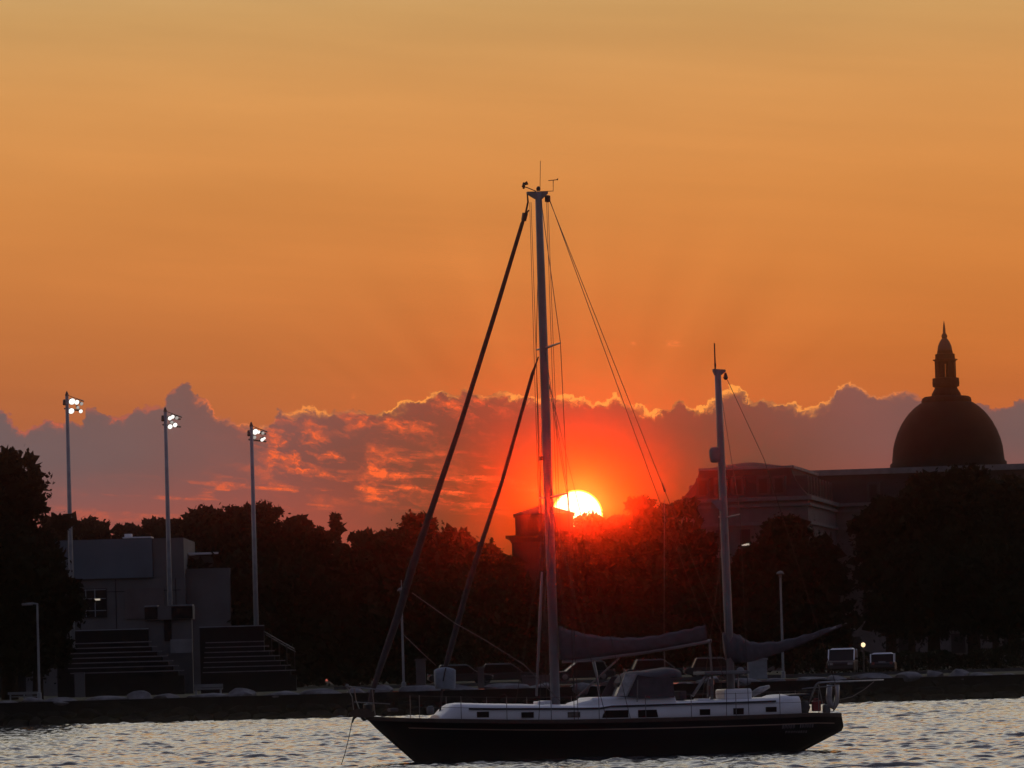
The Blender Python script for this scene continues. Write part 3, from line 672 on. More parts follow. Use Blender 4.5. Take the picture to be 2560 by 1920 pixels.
# street lamps
def lamp(px_t, py_t, px_b, Yd, label, style, group='street lamps along the shore'):
    z = zat(px_t, py_t, Yd); x = at((px_t + px_b) / 2, py_t, Yd).x; r_ = thing('street_lamp', (x, Yd, 1.55), label, 'street lamp', 0, group); H = z - 1.55
    q = MB(); q.tube([(0, 0, 0), (0, 0, .5), (0, 0, .55), (0, 0, H)], [.16, .14, .085, .065], 10); q.build('pole', GALV, r_)
    if style == 'arm':
        q = MB(); q.tube([(0, 0, H - .05), (-.35, -.1, H), (-.7, -.2, H - .02)], .05); q.build('arm', GALV, r_)
        q = MB(); q.box((-.62, -.18, H - .06), (.7, .3, .16), .3); q.build('lamp_head', PALE, r_, bevel=.04)
    else:
        q = MB(); q.lathe([(.05, H - .35), (.1, H - .3), (.12, H - .12), (.26, H - .1), (.25, H - .02), (.16, H + .08), (.04, H + .13)], n=16); q.build('lamp_head', PALE, r_, True)
    return r_
lamp(88, 1508, 98, 360.5, 'grey street lamp with a short arm at the left edge, before the bleachers', 'arm')
l2 = lamp(999, 1474, 1007, 368, 'grey street lamp with mushroom cap behind the furled forestay', 'cap')
q = MB(); q.tube([(.02, 0, zat(999, 1474, 368) - 1.5), (.02, 0, zat(999, 1450, 368) - 1.55)], .03); q.build('finial', GALV, l2)
lamp(1948, 1432, 1953, 372, 'grey street lamp with mushroom cap right of the mizzen mast', 'cap')
gl = thing('globe_lamp', (at(2158, 1612, 428).x, 428, 1.6), 'lit white globe lamp glowing between the two parked cars', 'globe lamp'); zg = zat(2158, 1612, 428) - 1.6
q = MB(); q.tube([(0, 0, 0), (0, 0, zg - .2)], .06); q.build('post', BLACKM, gl)
q = MB(); q.lathe([(.04, zg - .18), (.13, zg - .12), (.17, zg), (.13, zg + .12), (.03, zg + .17)], n=16); q.build('globe', WARM, gl, True)

# shore furniture
def blockthing(name, px0, px1, py0, py1, Yd, mt, label, cat, depth=.8, cap=True):
    xa, xb = at(px0, py1, Yd).x, at(px1, py1, Yd).x; z = zat(px0, py0, Yd); r_ = thing(name, ((xa + xb) / 2, Yd, 1.5), label, cat); H = z - 1.5
    q = MB(); q.box((0, 0, H / 2 - .05), (xb - xa, depth, H - .1)); q.build('shaft', mt, r_, bevel=.03)
    if cap: q = MB(); q.box((0, 0, H - .04), (xb - xa + .12, depth + .12, .12)); q.build('capstone', mt, r_, bevel=.02)
blockthing('stone_pillar', 1041, 1065, 1648, 1720, 368, BRICK, 'squat grey stone pillar left of the hanging sail bag', 'pillar')
blockthing('stone_pillar', 1195, 1211, 1668, 1718, 372, BRICK, 'low brown stone pillar right of the hanging sail bag', 'pillar')
blockthing('utility_cabinet', 1870, 1918, 1647, 1692, 366, GALV, 'plain grey utility cabinet under the mizzen boom', 'cabinet')
blockthing('stone_block', 1306, 1378, 1690, 1722, 364, BRICK, 'wide low stone block just left of the main mast foot', 'stone block')
wr = thing('guard_rail', (at(60, 1733, 362).x, 362, 1.5), 'white two-bar guard rail at the left edge beside the street lamp', 'guard rail')
hw = (at(101, 1733, 362).x - at(20, 1733, 362).x) / 2; z_ = zat(60, 1733, 362) - 1.5
q = MB(); q.box((0, 0, z_), (2 * hw, .08, .17)); q.build('upper_bar', PALE, wr); q = MB(); q.box((0, 0, z_ - .22), (2 * hw * .9, .06, .06)); q.build('lower_bar', PALE, wr)
for x in (-hw * .85, 0, hw * .85): q = MB(); q.box((x, .08, z_ / 2 - .02), (.09, .08, z_)); q.build('post', GALV, wr)
pbn = thing('picnic_bench', (at(521, 1723, 368).x, 368, 1.5), 'small pale bench on the lawn below the right bleacher stand', 'bench')
z_ = zat(521, 1722, 368) - 1.5
q = MB(); q.box((0, 0, z_), (1.9, .4, .12)); q.build('seat', PALE, pbn)
q = MB(); q.box((0, .25, z_ + .2), (1.9, .06, .22)); q.build('backrest', PALE, pbn)
for x in (-.8, .8): q = MB(); q.box((x, 0, z_ / 2), (.1, .35, z_)); q.build('leg', GALV, pbn)

# cars
def car(px, py_roof, Yd, label, kind, col, rz, sheen_mat=None, group='cars parked on the shore road'):
    x = at(px, 1660, Yd).x; r_ = thing('parked_car', (x, Yd, 1.72 - (.0)), label, 'car', rz, group)
    L, Wd, H = (4.9, 1.95, 1.85) if kind == 'suv' else (4.5, 1.8, 1.45)
    bm_ = mat('paint_' + col, {'maroon': (.02, .003, .003), 'navy': (.006, .007, .014), 'grey': (.02, .02, .022), 'silver': (.3, .3, .3), 'black': (.012, .012, .014)}[col], .55, 0, var=.05, spec=.25)
    bl_ = .48 * H
    pts = [(-L / 2, .35), (-L / 2, bl_ * .95), (-L / 2 + .15, bl_ * 1.08), (L * .22, bl_ * 1.12), (L / 2 - .15, bl_ * .98), (L / 2, bl_ * .8), (L / 2, .35), (L * .42, .24), (-L * .42, .24)]
    rings = []
    for w_, s_ in ((-Wd / 2, .97), (-Wd / 2 + .08, 1), (Wd / 2 - .08, 1), (Wd / 2, .97)): rings.append([(px_ * s_, w_, z_) for px_, z_ in pts])
    q = MB(); q.loft(rings); q.build('body', bm_, r_, bevel=.04)
    rear = -L / 2 + .1 if kind == 'suv' else -L / 2 + .55
    gpts = [(rear, bl_ * 1.07), (rear + .28, H - .1), (L * .10, H - .1), (L * .27, bl_ * 1.1)]
    q = MB(); q.loft([[(a, w_ * s_, z_) for a, z_ in gpts] for w_, s_ in ((-Wd / 2 + .07, 1), (Wd / 2 - .07, 1))]); cab = q.build('cabin', GLASS, r_)
    q = MB(); q.loft([[(rear + .22, -Wd / 2 + .12, H - .11), (L * .12, -Wd / 2 + .12, H - .11), (L * .12, Wd / 2 - .12, H - .11), (rear + .22, Wd / 2 - .12, H - .11)], [(rear + .35, -Wd / 2 + .3, H), (L * .08, -Wd / 2 + .3, H), (L * .08, Wd / 2 - .3, H), (rear + .35, Wd / 2 - .3, H)]])
    q.build('roof', sheen_mat or bm_, r_, bevel=.03)  # a separate roof material carries the sky's reflection as plain colour
    q = MB()
    for a, bq, thk in ((gpts[0], gpts[1], .05), (gpts[2], gpts[3], .05)):
        for w_ in (-Wd / 2 + .06, Wd / 2 - .06): q.tube([(a[0], w_, a[1]), (bq[0], w_, bq[1])], thk, 6)
    q.build('window_pillar', sheen_mat or BLACKM, r_)  # pillars share the roof's painted sky sheen
    for wx in (-L * .31, L * .31):
        for wy in (-Wd / 2 + .1, Wd / 2 - .1):
            q = MB(); n0 = len(q.v); q.lathe([(.20, -.1), (.33, -.1), (.34, 0), (.33, .1), (.20, .1)], n=18); q.v = [(wx + a, wy + c, .34 + b__) for a, b__, c in q.v]; wh_ = q.build('wheel', BLACKM, r_, True)
            q = MB(); q.lathe([(.03, -.11), (.2, -.1), (.2, .1), (.03, .11)], n=12); q.v = [(wx + a, wy + c, .34 + b__) for a, b__, c in q.v]; q.build('rim', STEEL, wh_)
    for w_ in (-Wd * .36, Wd * .36):
        q = MB(); q.box((L / 2 - .02, w_, bl_ * .82), (.10, .36, .16)); q.build('headlight', VINYL, r_)
        q = MB(); q.box((-L / 2 + .03, w_, bl_ * .9), (.10, .2, .3)); q.build('tail_light', REDP, r_)
        q = MB(); q.box((L * .2, w_ * 1.5, bl_ * 1.2), (.14, .2, .16)); q.build('mirror', bm_, r_)
    q = MB(); q.box((-L / 2 - .0, 0, .5), (.12, Wd * .9, .2)); q.box((L / 2, 0, .5), (.12, Wd * .9, .2)); q.build('bumper', BLACKM, r_)
    q = MB(); q.box((-L / 2 - .06, 0, .78), (.03, .5, .13)); q.build('number_plate', PALE, r_)
    return r_
car(2106, 1623, 400, 'dark maroon van with painted sky sheen on top, left of the glowing globe lamp', 'suv', 'maroon', -math.pi / 2 - .12, WHITE)  # white roof and pillars: sky reflection put into the colour
car(2208, 1633, 404, 'dark car with painted sky sheen on top, right of the glowing globe lamp', 'car', 'navy', math.pi / 2 - .10, WHITE)  # dark car too; its whitened top is painted sky sheen
car(1150, 0, 398, 'dark parked car right of the hanging sail bag', 'car', 'black', .1)
car(1262, 0, 402, 'dark grey parked car between the sail bag and the main mast', 'car', 'grey', .05)
car(1455, 0, 400, 'dark parked car showing just right of the main mast', 'car', 'black', math.pi + .15)
car(1640, 0, 403, 'dark parked car behind the spray hood', 'car', 'navy', .1)
car(1790, 0, 398, 'dark grey parked car left of the mizzen mast foot', 'car', 'grey', .05)

# ------------------------------------------------------------------ ketch
PSI = math.radians(12)
b0 = at(1490, 1893, 171); BO = Vector((b0.x, 171, 0))
EX = Vector((math.cos(PSI), math.sin(PSI), 0)); EY = Vector((-math.sin(PSI), math.cos(PSI), 0))
def bp(px, py, off=0.0):
    d = ray(px, py); t = (off - (CAM - BO).dot(EY)) / d.dot(EY); p = CAM + d * t - BO
    return Vector((p.dot(EX), off, p.z))
def interp(pts, x):
    if x <= pts[0][0]: return pts[0][1]
    for (a, fa), (b, fb) in zip(pts, pts[1:]):
        if x <= b: return fa + (fb - fa) * (x - a) / (b - a)
    return pts[-1][1]
boat = thing('sailboat', BO, 'dark two-masted ketch with furled sails motoring across the water', 'sailboat', PSI)
BW = 2.05
# hull
stem = sorted((p.z, p.x) for p in (bp(913, 1793), bp(941, 1822), bp(985, 1861), bp(1039, 1908)))
zs_, xs_ = [a for a, _ in stem], [b for _, b in stem]
stem = [(-.7, xs_[0] + .9)] + stem + [(stem[-1][0] + .3, stem[-1][1] - .22)]
stern = [(-.7, bp(1900, 1895).x)] + sorted((p.z, p.x) for p in (bp(2011, 1872, -.9), bp(2060, 1849, -1.1), bp(2109, 1827, -1.25), bp(2113, 1815, -1.3), bp(2103, 1787, -1.3)))
stern.append((stern[-1][0] + .3, stern[-1][1] - .05))
shp = sorted((p.x, p.z) for p in (bp(913, 1793), bp(1000, 1797, -.8), bp(1116, 1800, -1.5), bp(1270, 1802, -1.9), bp(1400, 1802, -BW), bp(1560, 1799, -BW), bp(1689, 1796, -BW), (bp(1820, 1792, -1.95)), bp(1942, 1788, -1.75), bp(2040, 1784, -1.5), bp(2103, 1785, -1.2)))
def deckw(t): return BW * (math.sin(min(t / .55, 1) * math.pi / 2) ** .72 if t < .55 else 1 - .36 * ((t - .55) / .45) ** 2)
NTT, NQ = 48, 14
def hullpt(t, q, side, out=0.0):
    xg = -7.2 + 14.6 * t
    zsh = interp(shp, interp([(0, shp[0][0]), (1, shp[-1][0])], t)); z = -.7 + (zsh + .7) * q
    x = interp(stem, z) + (interp(stern, z) - interp(stem, z)) * t
    dw = deckw(t); qq = max(0.0, (z + .75) / (zsh + .75))
    flare = .55 * (1 - t / .5) if t < .5 else .0
    tail = .5 * max(0, (t - .7) / .3)
    w = dw * (qq ** (.28 + flare * .9 + tail)) * (1 + .03 * math.sin(qq * 3.1))
    return Vector((x, side * (w + out + .012), z))
q = MB(); rings = []
for i in range(NTT + 1):
    t = i / NTT
    rings.append([hullpt(t, j / NQ, -1) for j in range(NQ + 1)] + [hullpt(t, j / NQ, 1) for j in range(NQ, -1, -1)])
q.loft(rings, cap=True, closed=False); hull = q.build('hull', HULL, boat, False)
for p in hull.data.polygons: p.use_smooth = len(p.vertices) == 4
def sheer(t, side, dz=0, out=0):
    p = hullpt(t, 1, side, out); p.z += dz; return p
q = MB()
for side in (-1, 1):
    rings = []
    for i in range(NTT + 1):
        t = i / NTT; p = hullpt(t, 1, side); i_ = min(.10, deckw(t) * .9)
        sg = side
        rings.append([p + Vector((0, .05 * sg, -.085)), p + Vector((0, .05 * sg, .025)), p + Vector((0, -i_ * sg, .035)), p + Vector((0, -i_ * sg, -.085))])
    q.loft(rings)
cap = q.build('cap_rail', TEAK, hull)
q = MB()
for side in (-1, 1):
    rings = []
    for i in range(3, NTT):
        t = i / NTT; zz = hullpt(t, 1, side).z; qq = (zz - .27 + .7) / (zz + .7); q2 = (zz - .305 + .7) / (zz + .7)
        a, c = hullpt(t, qq, side, .012), hullpt(t, q2, side, .012); rings.append([a, c, c - Vector((0, .02 * side, 0)), a - Vector((0, .02 * side, 0))])
    q.loft(rings)
q.build('cove_stripe', STRIPE, hull)
q = MB()
for i in range(NTT):
    t0, t1 = i / NTT, (i + 1) / NTT
    a, c, d_, e = (sheer(t0, -1, -.14, -.03), sheer(t1, -1, -.14, -.03), sheer(t1, 1, -.14, -.03), sheer(t0, 1, -.14, -.03)); q.add([a, c, d_, e], [(0, 1, 2, 3)])
q.build('deck', TEAK, boat)
q = MB()        # faint unreadable name and port in worn paint on the quarter
r2 = random.Random(9)
def letters(px0, px1, py0, py1, gaps):
    px = px0; q = MB()
    while px < px1:
        w_ = r2.uniform(5, 8)
        if not any(a < px < b for a, b in gaps):
            for a, b, c, d_ in ((px, px + 1.8, py0, py1), (px, px + w_ - 2.5, py0, py0 + 2.2), (px + w_ - 4, px + w_ - 2.3, py0 + r2.uniform(0, 3), py1 - r2.uniform(0, 2))):
                def hp(x, y):
                    P_ = bp(x, y - (x - 1995) * .02, -1.6); best = None
                    t = (P_.x - shp[0][0]) / (shp[-1][0] - shp[0][0])
                    for _ in range(6):
                        zsh = hullpt(t, 1, -1).z; qv = min(.98, max(.05, (P_.z + .7) / (zsh + .7))); h = hullpt(t, qv, -1, .014); t = min(.995, t + (P_.x - h.x) / 14.5)
                    return h
                q.add([hp(a, c), hp(b, c), hp(b, d_), hp(a, d_)], [(0, 1, 2, 3)])
        px += w_
    q.build('worn_lettering', WORN, hull)
WORN = (mat('worn_paint', (.17, .16, .18), .7, var=.3))
letters(1956, 1988, 1811, 1821, ()); letters(2003, 2036, 1810, 1820, ()); letters(1966, 2024, 1827, 1833, ())

# cabin trunk
tops = [(1106, 1793), (1112, 1790), (1122, 1780), (1132, 1770), (1143, 1764.5), (1158, 1762.5), (1230, 1764.5), (1340, 1766), (1440, 1767), (1500, 1765), (1545, 1763), (1620, 1761), (1700, 1757.5), (1800, 1753.5), (1900, 1750), (1953, 1747.5), (1956, 1742), (1997, 1741), (2000, 1746), (2001, 1760)]
CW = 1.42
def cabw(x):
    t = (x - shp[0][0]) / (shp[-1][0] - shp[0][0]); return min(CW, deckw(t) - .22)
rings = []
for px, py in tops:
    x = bp(px, py, -1.2).x; w = cabw(x); zt_ = bp(px, py, -w).z; zd = interp(shp, x) - .16; h = max(.02, zt_ - zd)
    rings.append([(x, -w, zd), (x, -w + .04, zd + h * .5), (x, -w + .07, zd + h * .86), (x, -w + .16, zt_), (x, -w * .5, zt_ + .05), (x, 0, zt_ + .07), (x, w * .5, zt_ + .05), (x, w - .16, zt_), (x, w - .07, zd + h * .86), (x, w - .04, zd + h * .5), (x, w, zd)])
q = MB(); q.loft(rings); cab = q.build('cabin', WHITE, boat)
for p in cab.data.polygons: p.use_smooth = len(p.vertices) == 4 and abs(p.normal.x) < .9
def side_y(x, z):
    w = cabw(x); return -w + .045
def win(pxs, name='window', mt=GLASS):
    pts = [bp(px, py, -cabw(bp(px, py, -1.3).x) + .05) for px, py in pxs]
    w_ = MB(); w_.loft([[Vector((p.x, p.y - .028, p.z)) for p in pts], [Vector((p.x, p.y + .06, p.z)) for p in pts]]); o = w_.build(name, mt, cab)
    f = MB(); f.tube([Vector((p.x, p.y - .02, p.z)) for p in pts] + [Vector((pts[0].x, pts[0].y - .02, pts[0].z))], .014, 6); f.build('window_frame', BLACKM, o) if False else None
    return o
def rect(a, b, c, d_): return [(a, c), (b, c - (b - a) * .02), (b, d_ - (b - a) * .02), (a, d_)]
for a, b, c, d_ in ((1192, 1222, 1779.5, 1794), (1304, 1334, 1780.5, 1794.5), (1749, 1775, 1773, 1788), (1833, 1859, 1770.5, 1786.5), (1914, 1941, 1767.5, 1780)): win(rect(a, b, c, d_))
win(rect(1419, 1450, 1780, 1794), mt=mat('painted_reflection_window', (.10, .08, .07), .15, var=.6, scale=9))  # paler mottled glass: the reflection is put into this pane's colour
win([(1514, 1776), (1570, 1775), (1571, 1794), (1505, 1795), (1507, 1787)]); win([(1595, 1775), (1641, 1774), (1645, 1793), (1595, 1794)])
q = MB()
rail = [(1172, 1772), (1240, 1772.5), (1340, 1772), (1440, 1772), (1500, 1771), (1530, 1766), (1620, 1763.5), (1720, 1760), (1830, 1757), (1940, 1753)]
q.tube([bp(px, py, -cabw(bp(px, py, -1.3).x) + .02) for px, py in rail], .03, 6); q.build('grab_rail', BLACKM, cab)
q = MB(); a, b = bp(1954, 1741), bp(1999, 1741); q.box(((a.x + b.x) / 2, 0, a.z + .03), (b.x - a.x + .1, 2.2, .07)); q.build('aft_hatch', BLACKM, cab, bevel=.02)
# raised coach roof and deck hatches
q = MB(); rings = []
for px, py, w in ((1436, 1765, .75), (1448, 1760, .9), (1476, 1753, 1.0), (1484, 1747, 1.05), (1520, 1744.5, 1.05), (1560, 1743, 1.05), (1600, 1742, 1.05), (1688, 1741, 1.05), (1692, 1756, 1.05)):
    x = bp(px, py, -w).x; z = bp(px, py, -w).z; zl = bp(px, 1768, -1.2).z - .1
    rings.append([(x, -w - .08, zl), (x, -w, z - .03), (x, -w + .1, z + .03), (x, w - .1, z + .03), (x, w, z - .03), (x, w + .08, zl)])
q.loft(rings); q.build('coach_roof', WHITE, boat, bevel=.02)
def dbox(name, px0, px1, py0, py1, mt, off=0.0, dep=.8, parent=boat, bev=.03):
    a, b = bp(px0, py1, off - dep / 2), bp(px1, py0, off - dep / 2); w_ = MB()
    w_.box(((a.x + b.x) / 2, off, (a.z + b.z) / 2), (b.x - a.x, dep, b.z - a.z)); return w_.build(name, mt, parent, bevel=bev)
dbox('deck_hatch', 1345, 1362, 1753, 1764, WHITE, -.2, .7); dbox('deck_hatch', 1358, 1380, 1751, 1764, WHITE, .25, .7)
dbox('deck_hatch', 1228, 1243, 1762, 1768, PALE, -.3, .5); dbox('deck_hatch', 1714, 1737, 1751, 1755, WHITE, -.6, .6); dbox('deck_hatch', 1745, 1776, 1746, 1753, WHITE, -.5, .6)
# spray hood
def hood(px, py, off): return bp(px, py, off)
q = MB(); rings = []
for px, pyt, w in ((1548, 1697, .80), (1560, 1684, .95), (1575, 1679, 1.05), (1600, 1678, 1.12), (1632, 1673, 1.15), (1655, 1669.5, 1.15), (1668, 1669.5, 1.15), (1682, 1673, 1.15)):
    x = bp(px, pyt, 0).x; zt_ = bp(px, pyt, -w * .5).z; zb_ = bp(px, 1695 if px > 1640 else 1742, -w).z
    if px <= 1560: zb_ = zt_ - .12
    rr = [(x, -w, zb_)] + [(x, -w * math.cos(a) ** .55, zt_ - .28 + .28 * math.sin(a) ** .8) for a in (0.05, .3, .6, .95, 1.25)] + [(x, 0, zt_ + .01)]
    rr += [(p[0], -p[1], p[2]) for p in rr[-2::-1]]
    rings.append(rr)
q.loft(rings, closed=False); hd = q.build('spray_hood', CANVAS, boat, True)
hd.modifiers.new('thick', 'SOLIDIFY').thickness = .02
for sgn in (-1, 1):
    q = MB(); pts = [bp(1540, 1741, -1.05), bp(1566, 1690, -1.02), bp(1592, 1688, -1.14), bp(1640, 1695, -1.16), bp(1682, 1697, -1.16), bp(1686, 1744, -1.2), bp(1600, 1745, -1.18)]
    if sgn > 0: pts = [Vector((p.x, -p.y, p.z)) for p in pts]
    q.loft([pts, [Vector((p.x, p.y - .025, p.z)) for p in pts]]); q.build('side_curtain', CANVAS, hd)
for k_, (ya, yb) in enumerate(((-1.0, -.36), (-.32, .32), (.36, 1.0))):
    A, B = bp(1537, 1742, 0), bp(1557, 1690, 0)
    q = MB(); q.loft([[(A.x + abs(ya) * .12, ya, A.z), (A.x + abs(yb) * .12, yb, A.z), (B.x + abs(yb) * .1, yb * .86, B.z), (B.x + abs(ya) * .1, ya * .86, B.z)], [(A.x + abs(ya) * .12 + .03, ya, A.z), (A.x + abs(yb) * .12 + .03, yb, A.z), (B.x + abs(yb) * .1 + .03, yb * .86, B.z), (B.x + abs(ya) * .1 + .03, ya * .86, B.z)]]); q.build('windscreen', VINYL, hd)
pts = [bp(1539, 1741, -1.10), bp(1562, 1684, -1.05), bp(1592, 1684, -1.12), bp(1566, 1741, -1.18)]
q = MB(); q.loft([[p + Vector((0, -.05, 0)) for p in pts], [p + Vector((0, -.02, 0)) for p in pts]]); q.build('side_window', VINYL, hd)
q = MB(); q.tube([bp(1566, 1741, -1.24), bp(1592, 1686, -1.18)], .03, 6); q.tube([bp(1593, 1755, -1.24), bp(1594, 1700, -1.2)], .02, 6); q.build('hood_frame', STEEL, hd)

# masts
def bline(name, pts, r, mt, parent=boat, n=6):
    w_ = MB(); w_.tube(pts, r, n); return w_.build(name, mt, parent, True)
top_m, foot_m = bp(1346, 481), bp(1389, 1766)
mast = bline('main_mast', [foot_m, foot_m.lerp(top_m, .5), foot_m.lerp(top_m, .85), top_m], [.145, .145, .125, .105], MAST, n=16)
mast.scale = (1, 1, 1)
q = MB(); a, b = bp(1317, 481), bp(1369, 480)
q.loft([[(a.x, y, a.z + .02), (a.x, y, a.z - .05), (top_m.x - .12, y, top_m.z - .2), (top_m.x + .12, y, top_m.z - .2), (b.x, y, b.z - .05), (b.x, y, b.z + .02)] for y in (-.06, .06)]); q.build('masthead_crane', MAST, mast)
q = MB(); q.tube([bp(1340, 478), bp(1318, 469), bp(1311, 467)], .015, 6); q.lathe([(.03, -.1), (.05, 0), (.02, .1)], bp(1309, 464), 8); q.tube([bp(1306, 468), bp(1310, 461), bp(1319, 457)], [.03, .04, .06], 6, .5); q.build('anemometer', BLACKM, mast)
q = MB(); q.tube([bp(1350, 479), bp(1383, 477.5), bp(1383, 451)], .012, 6); q.tube([bp(1371, 451.5), bp(1395, 449)], .012, 6); q.loft([[bp(1390, 450, y), bp(1396, 444, y), bp(1394, 451, y)] for y in (-.01, .01)]); q.build('wind_vane', BLACKM, mast)
bline('vhf_antenna', [bp(1350, 476), bp(1351, 402)], .009, WIRE, mast); q = MB(); q.lathe([(.06, -.04), (.07, .04), (.03, .1)], bp(1346, 474), 10); q.build('masthead_light', BLACKM, mast)
# spreaders with real athwartships span
def spread(name, pxm, pym, half, par, r=.03):
    c = bp(pxm, pym); out = []
    for sg in (-1, 1):
        tip = Vector((c.x + .12, sg * half, c.z + .06)); w_ = MB(); w_.tube([c, tip], [r * 1.3, r * .7], 8, .6); w_.build(name, MAST, par); out.append(tip)
    return c, out
c1, sp1 = spread('spreader', 1361, 871, 1.75, mast, .035); c2, sp2 = spread('spreader', 1374, 1244, 2.0, mast, .035)
chz = interp(shp, foot_m.x)
for i, sg in enumerate((-1, 1)):
    ch_ = Vector((foot_m.x + .15, sg * 1.92, chz))
    bline('shroud', [top_m + Vector((.05, sg * .05, -.1)), sp1[i], sp2[i], ch_], .011, WIRE)
    bline('shroud', [c1 + Vector((0, sg * .1, -.1)), sp2[i] + Vector((.02, 0, 0)), ch_ + Vector((.12, 0, 0))], .010, WIRE)
    for dx_ in (-.95, 1.15): bline('shroud', [c2 + Vector((0, sg * .1, -.15)), Vector((foot_m.x + dx_, sg * 1.9, chz))], .010, WIRE)
    bline('halyard', [top_m + Vector((-.26, sg * .10, -.3)), foot_m + Vector((-.3, sg * .25, 2.0))], .008, WIRE, mast); bline('halyard', [top_m + Vector((.27, sg * .10, -.3)), foot_m + Vector((.28, sg * .22, 2.2))], .008, WIRE, mast)
    bline('intermediate_stay', [c1 + Vector((.1, 0, -1.0)), Vector((foot_m.x + 1.9, sg * 1.85, chz))], .009, WIRE)
q = MB(); q.lathe([(.03, -.12), (.09, -.1), (.09, .08), (.03, .1)], bp(1369, 496), 8); q.build('halyard_block', BLACKM, mast)
q = MB(); p = bp(1353, 1146); q.box((p.x, -.02, p.z), (.1, .16, .12)); q.build('steaming_light', BLACKM, mast)
# backstays
for (x0, y0), (x1, y1), off in (((1370, 488), (1643, 1236), -.9), ((1371, 494), (1663, 1229), .9)):
    A, B = bp(x0, y0), bp(x1, y1, off * .75); E = A + (B - A) * 1.62; bline('backstay', [A, B, E], .011, WIRE)
q = MB(); q.tube([bp(1655, 1207, .7), bp(1663, 1229, .7)], [.02, .04], 6); q.build('turnbuckle', BLACKM, boat)
bline('topping_lift', [bp(1661, 1250), bp(1660, 1592)], .012, ROPE)
# furled headsails
fs = [(1318, 482), (1320, 505), (1313, 538), (1305, 560), (1240, 775), (1146, 1076), (1067, 1308), (1030, 1420), (995, 1539), (955, 1655), (932, 1725), (922, 1760), (918, 1790)]
fr = [.02, .03, .03, .06, .07, .078, .098, .118, .12, .10, .075, .05, .04]
q = MB(); q.tube([bp(*p) for p in fs], fr, 10); fo = q.build('furled_genoa', FURL, boat, True)
q = MB(); p = bp(1311, 540); q.tube([bp(1313, 533), bp(1309, 552)], [.09, .08], 8); q.tube([bp(1309, 546), bp(1322, 525)], .025, 6); q.build('halyard_swivel', BLACKM, fo)
q = MB(); p = bp(921, 1768); q.lathe([(.04, -.15), (.16, -.12), (.16, .08), (.05, .12)], p, 14); q.build('furling_drum', BLACKM, fo)
fs = [(1346, 892), (1338, 915), (1331, 935), (1255, 1204), (1209, 1342), (1170, 1465), (1146, 1551), (1120, 1645), (1108, 1690), (1100, 1780)]
q = MB(); q.tube([bp(*p) for p in fs], [.02, .03, .055, .06, .07, .085, .09, .09, .04, .03], 10); q.build('furled_staysail', FURL, boat, True)
bline('sheet', [bp(1030, 1482), bp(1136, 1557, -.4), bp(1215, 1602, -.8), bp(1310, 1662, -1.4), bp(1400, 1752, -1.7)], .014, ROPE); bline('sheet', [bp(1009, 1587), bp(1050, 1627, -.1), bp(1090, 1664, -.2)], .012, ROPE)
bline('whisker_pole', [bp(1355, 1430, -.2), bp(1350, 1540, -.2), bp(1341, 1740, -.25)], [.03, .05, .035], MAST)
# booms and sail covers
bo = bline('main_boom', [bp(1406, 1654), bp(1480, 1647), bp(1600, 1632), bp(1700, 1616), bp(1779, 1602)], [.05, .065, .065, .06, .055], MAST, n=10)
def cover(name, upper, lower, wid, par, mt=CANVAS):
    n = 34; rings = []
    for i in range(n):
        f = i / (n - 1)
        def along(pl):
            k_ = f * (len(pl) - 1); j = min(int(k_), len(pl) - 2); fr_ = k_ - j; return pl[j][0] + (pl[j + 1][0] - pl[j][0]) * fr_, pl[j][1] + (pl[j + 1][1] - pl[j][1]) * fr_
        a, b = bp(*along(upper)), bp(*along(lower)); w = interp(wid, f) * .78 * (1 + .13 * math.sin(i * 2.1) + .08 * math.sin(i * 4.7)); a = a + Vector((0, 0, .018 * math.sin(i * 1.7) * (0 < i < n - 1)))
        rings.append([a + Vector((0, 0, .01)), a.lerp(b, .18) + Vector((0, -w * .55, 0)), a.lerp(b, .5) + Vector((0, -w * .9, 0)), a.lerp(b, .8) + Vector((0, -w, 0)), b + Vector((0, -w * .5, 0)), b + Vector((0, w * .5, 0)), a.lerp(b, .8) + Vector((0, w, 0)), a.lerp(b, .5) + Vector((0, w * .9, 0)), a.lerp(b, .18) + Vector((0, w * .55, 0))])
    q = MB(); q.loft(rings); return q.build(name, mt, par, True)
cover('sail_cover', [(1395, 1566), (1430, 1577), (1483, 1589), (1535, 1594), (1588, 1595), (1640, 1590), (1690, 1579), (1730, 1571), (1765, 1562)], [(1400, 1650), (1440, 1649), (1490, 1643), (1540, 1637), (1590, 1631), (1640, 1624), (1690, 1615), (1730, 1608), (1768, 1601)], [(0, .22), (.1, .20), (.5, .16), (1, .07)], bo)
bline('boom_vang', [bp(1484, 1654), bp(1492, 1690), bp(1500, 1748)], [.05, .045, .03], MAST); bline('boom_vang', [bp(1548, 1645), bp(1500, 1690), bp(1440, 1745)], .03, ROPE)
bline('mainsheet', [bp(1660, 1622), bp(1662, 1670, .2), bp(1668, 1750, .4)], .02, ROPE); bline('mainsheet', [bp(1774, 1606), bp(1779, 1680, .1), bp(1784, 1750, .2)], .035, ROPE)
top_z, foot_z = bp(1794, 925), bp(1829, 1750)
mz = bline('mizzen_mast', [foot_z, foot_z.lerp(top_z, .3), foot_z.lerp(top_z, .8), top_z], [.12, .135, .115, .10], MAST, n=14)
q = MB(); a, b = bp(1782, 924), bp(1813, 925)
q.loft([[(a.x, y, a.z + .02), (a.x, y, a.z - .05), (top_z.x - .1, y, top_z.z - .16), (top_z.x + .1, y, top_z.z - .16), (b.x, y, b.z - .06), (b.x, y, b.z + .01)] for y in (-.06, .06)]); q.build('masthead_crane', MAST, mz)
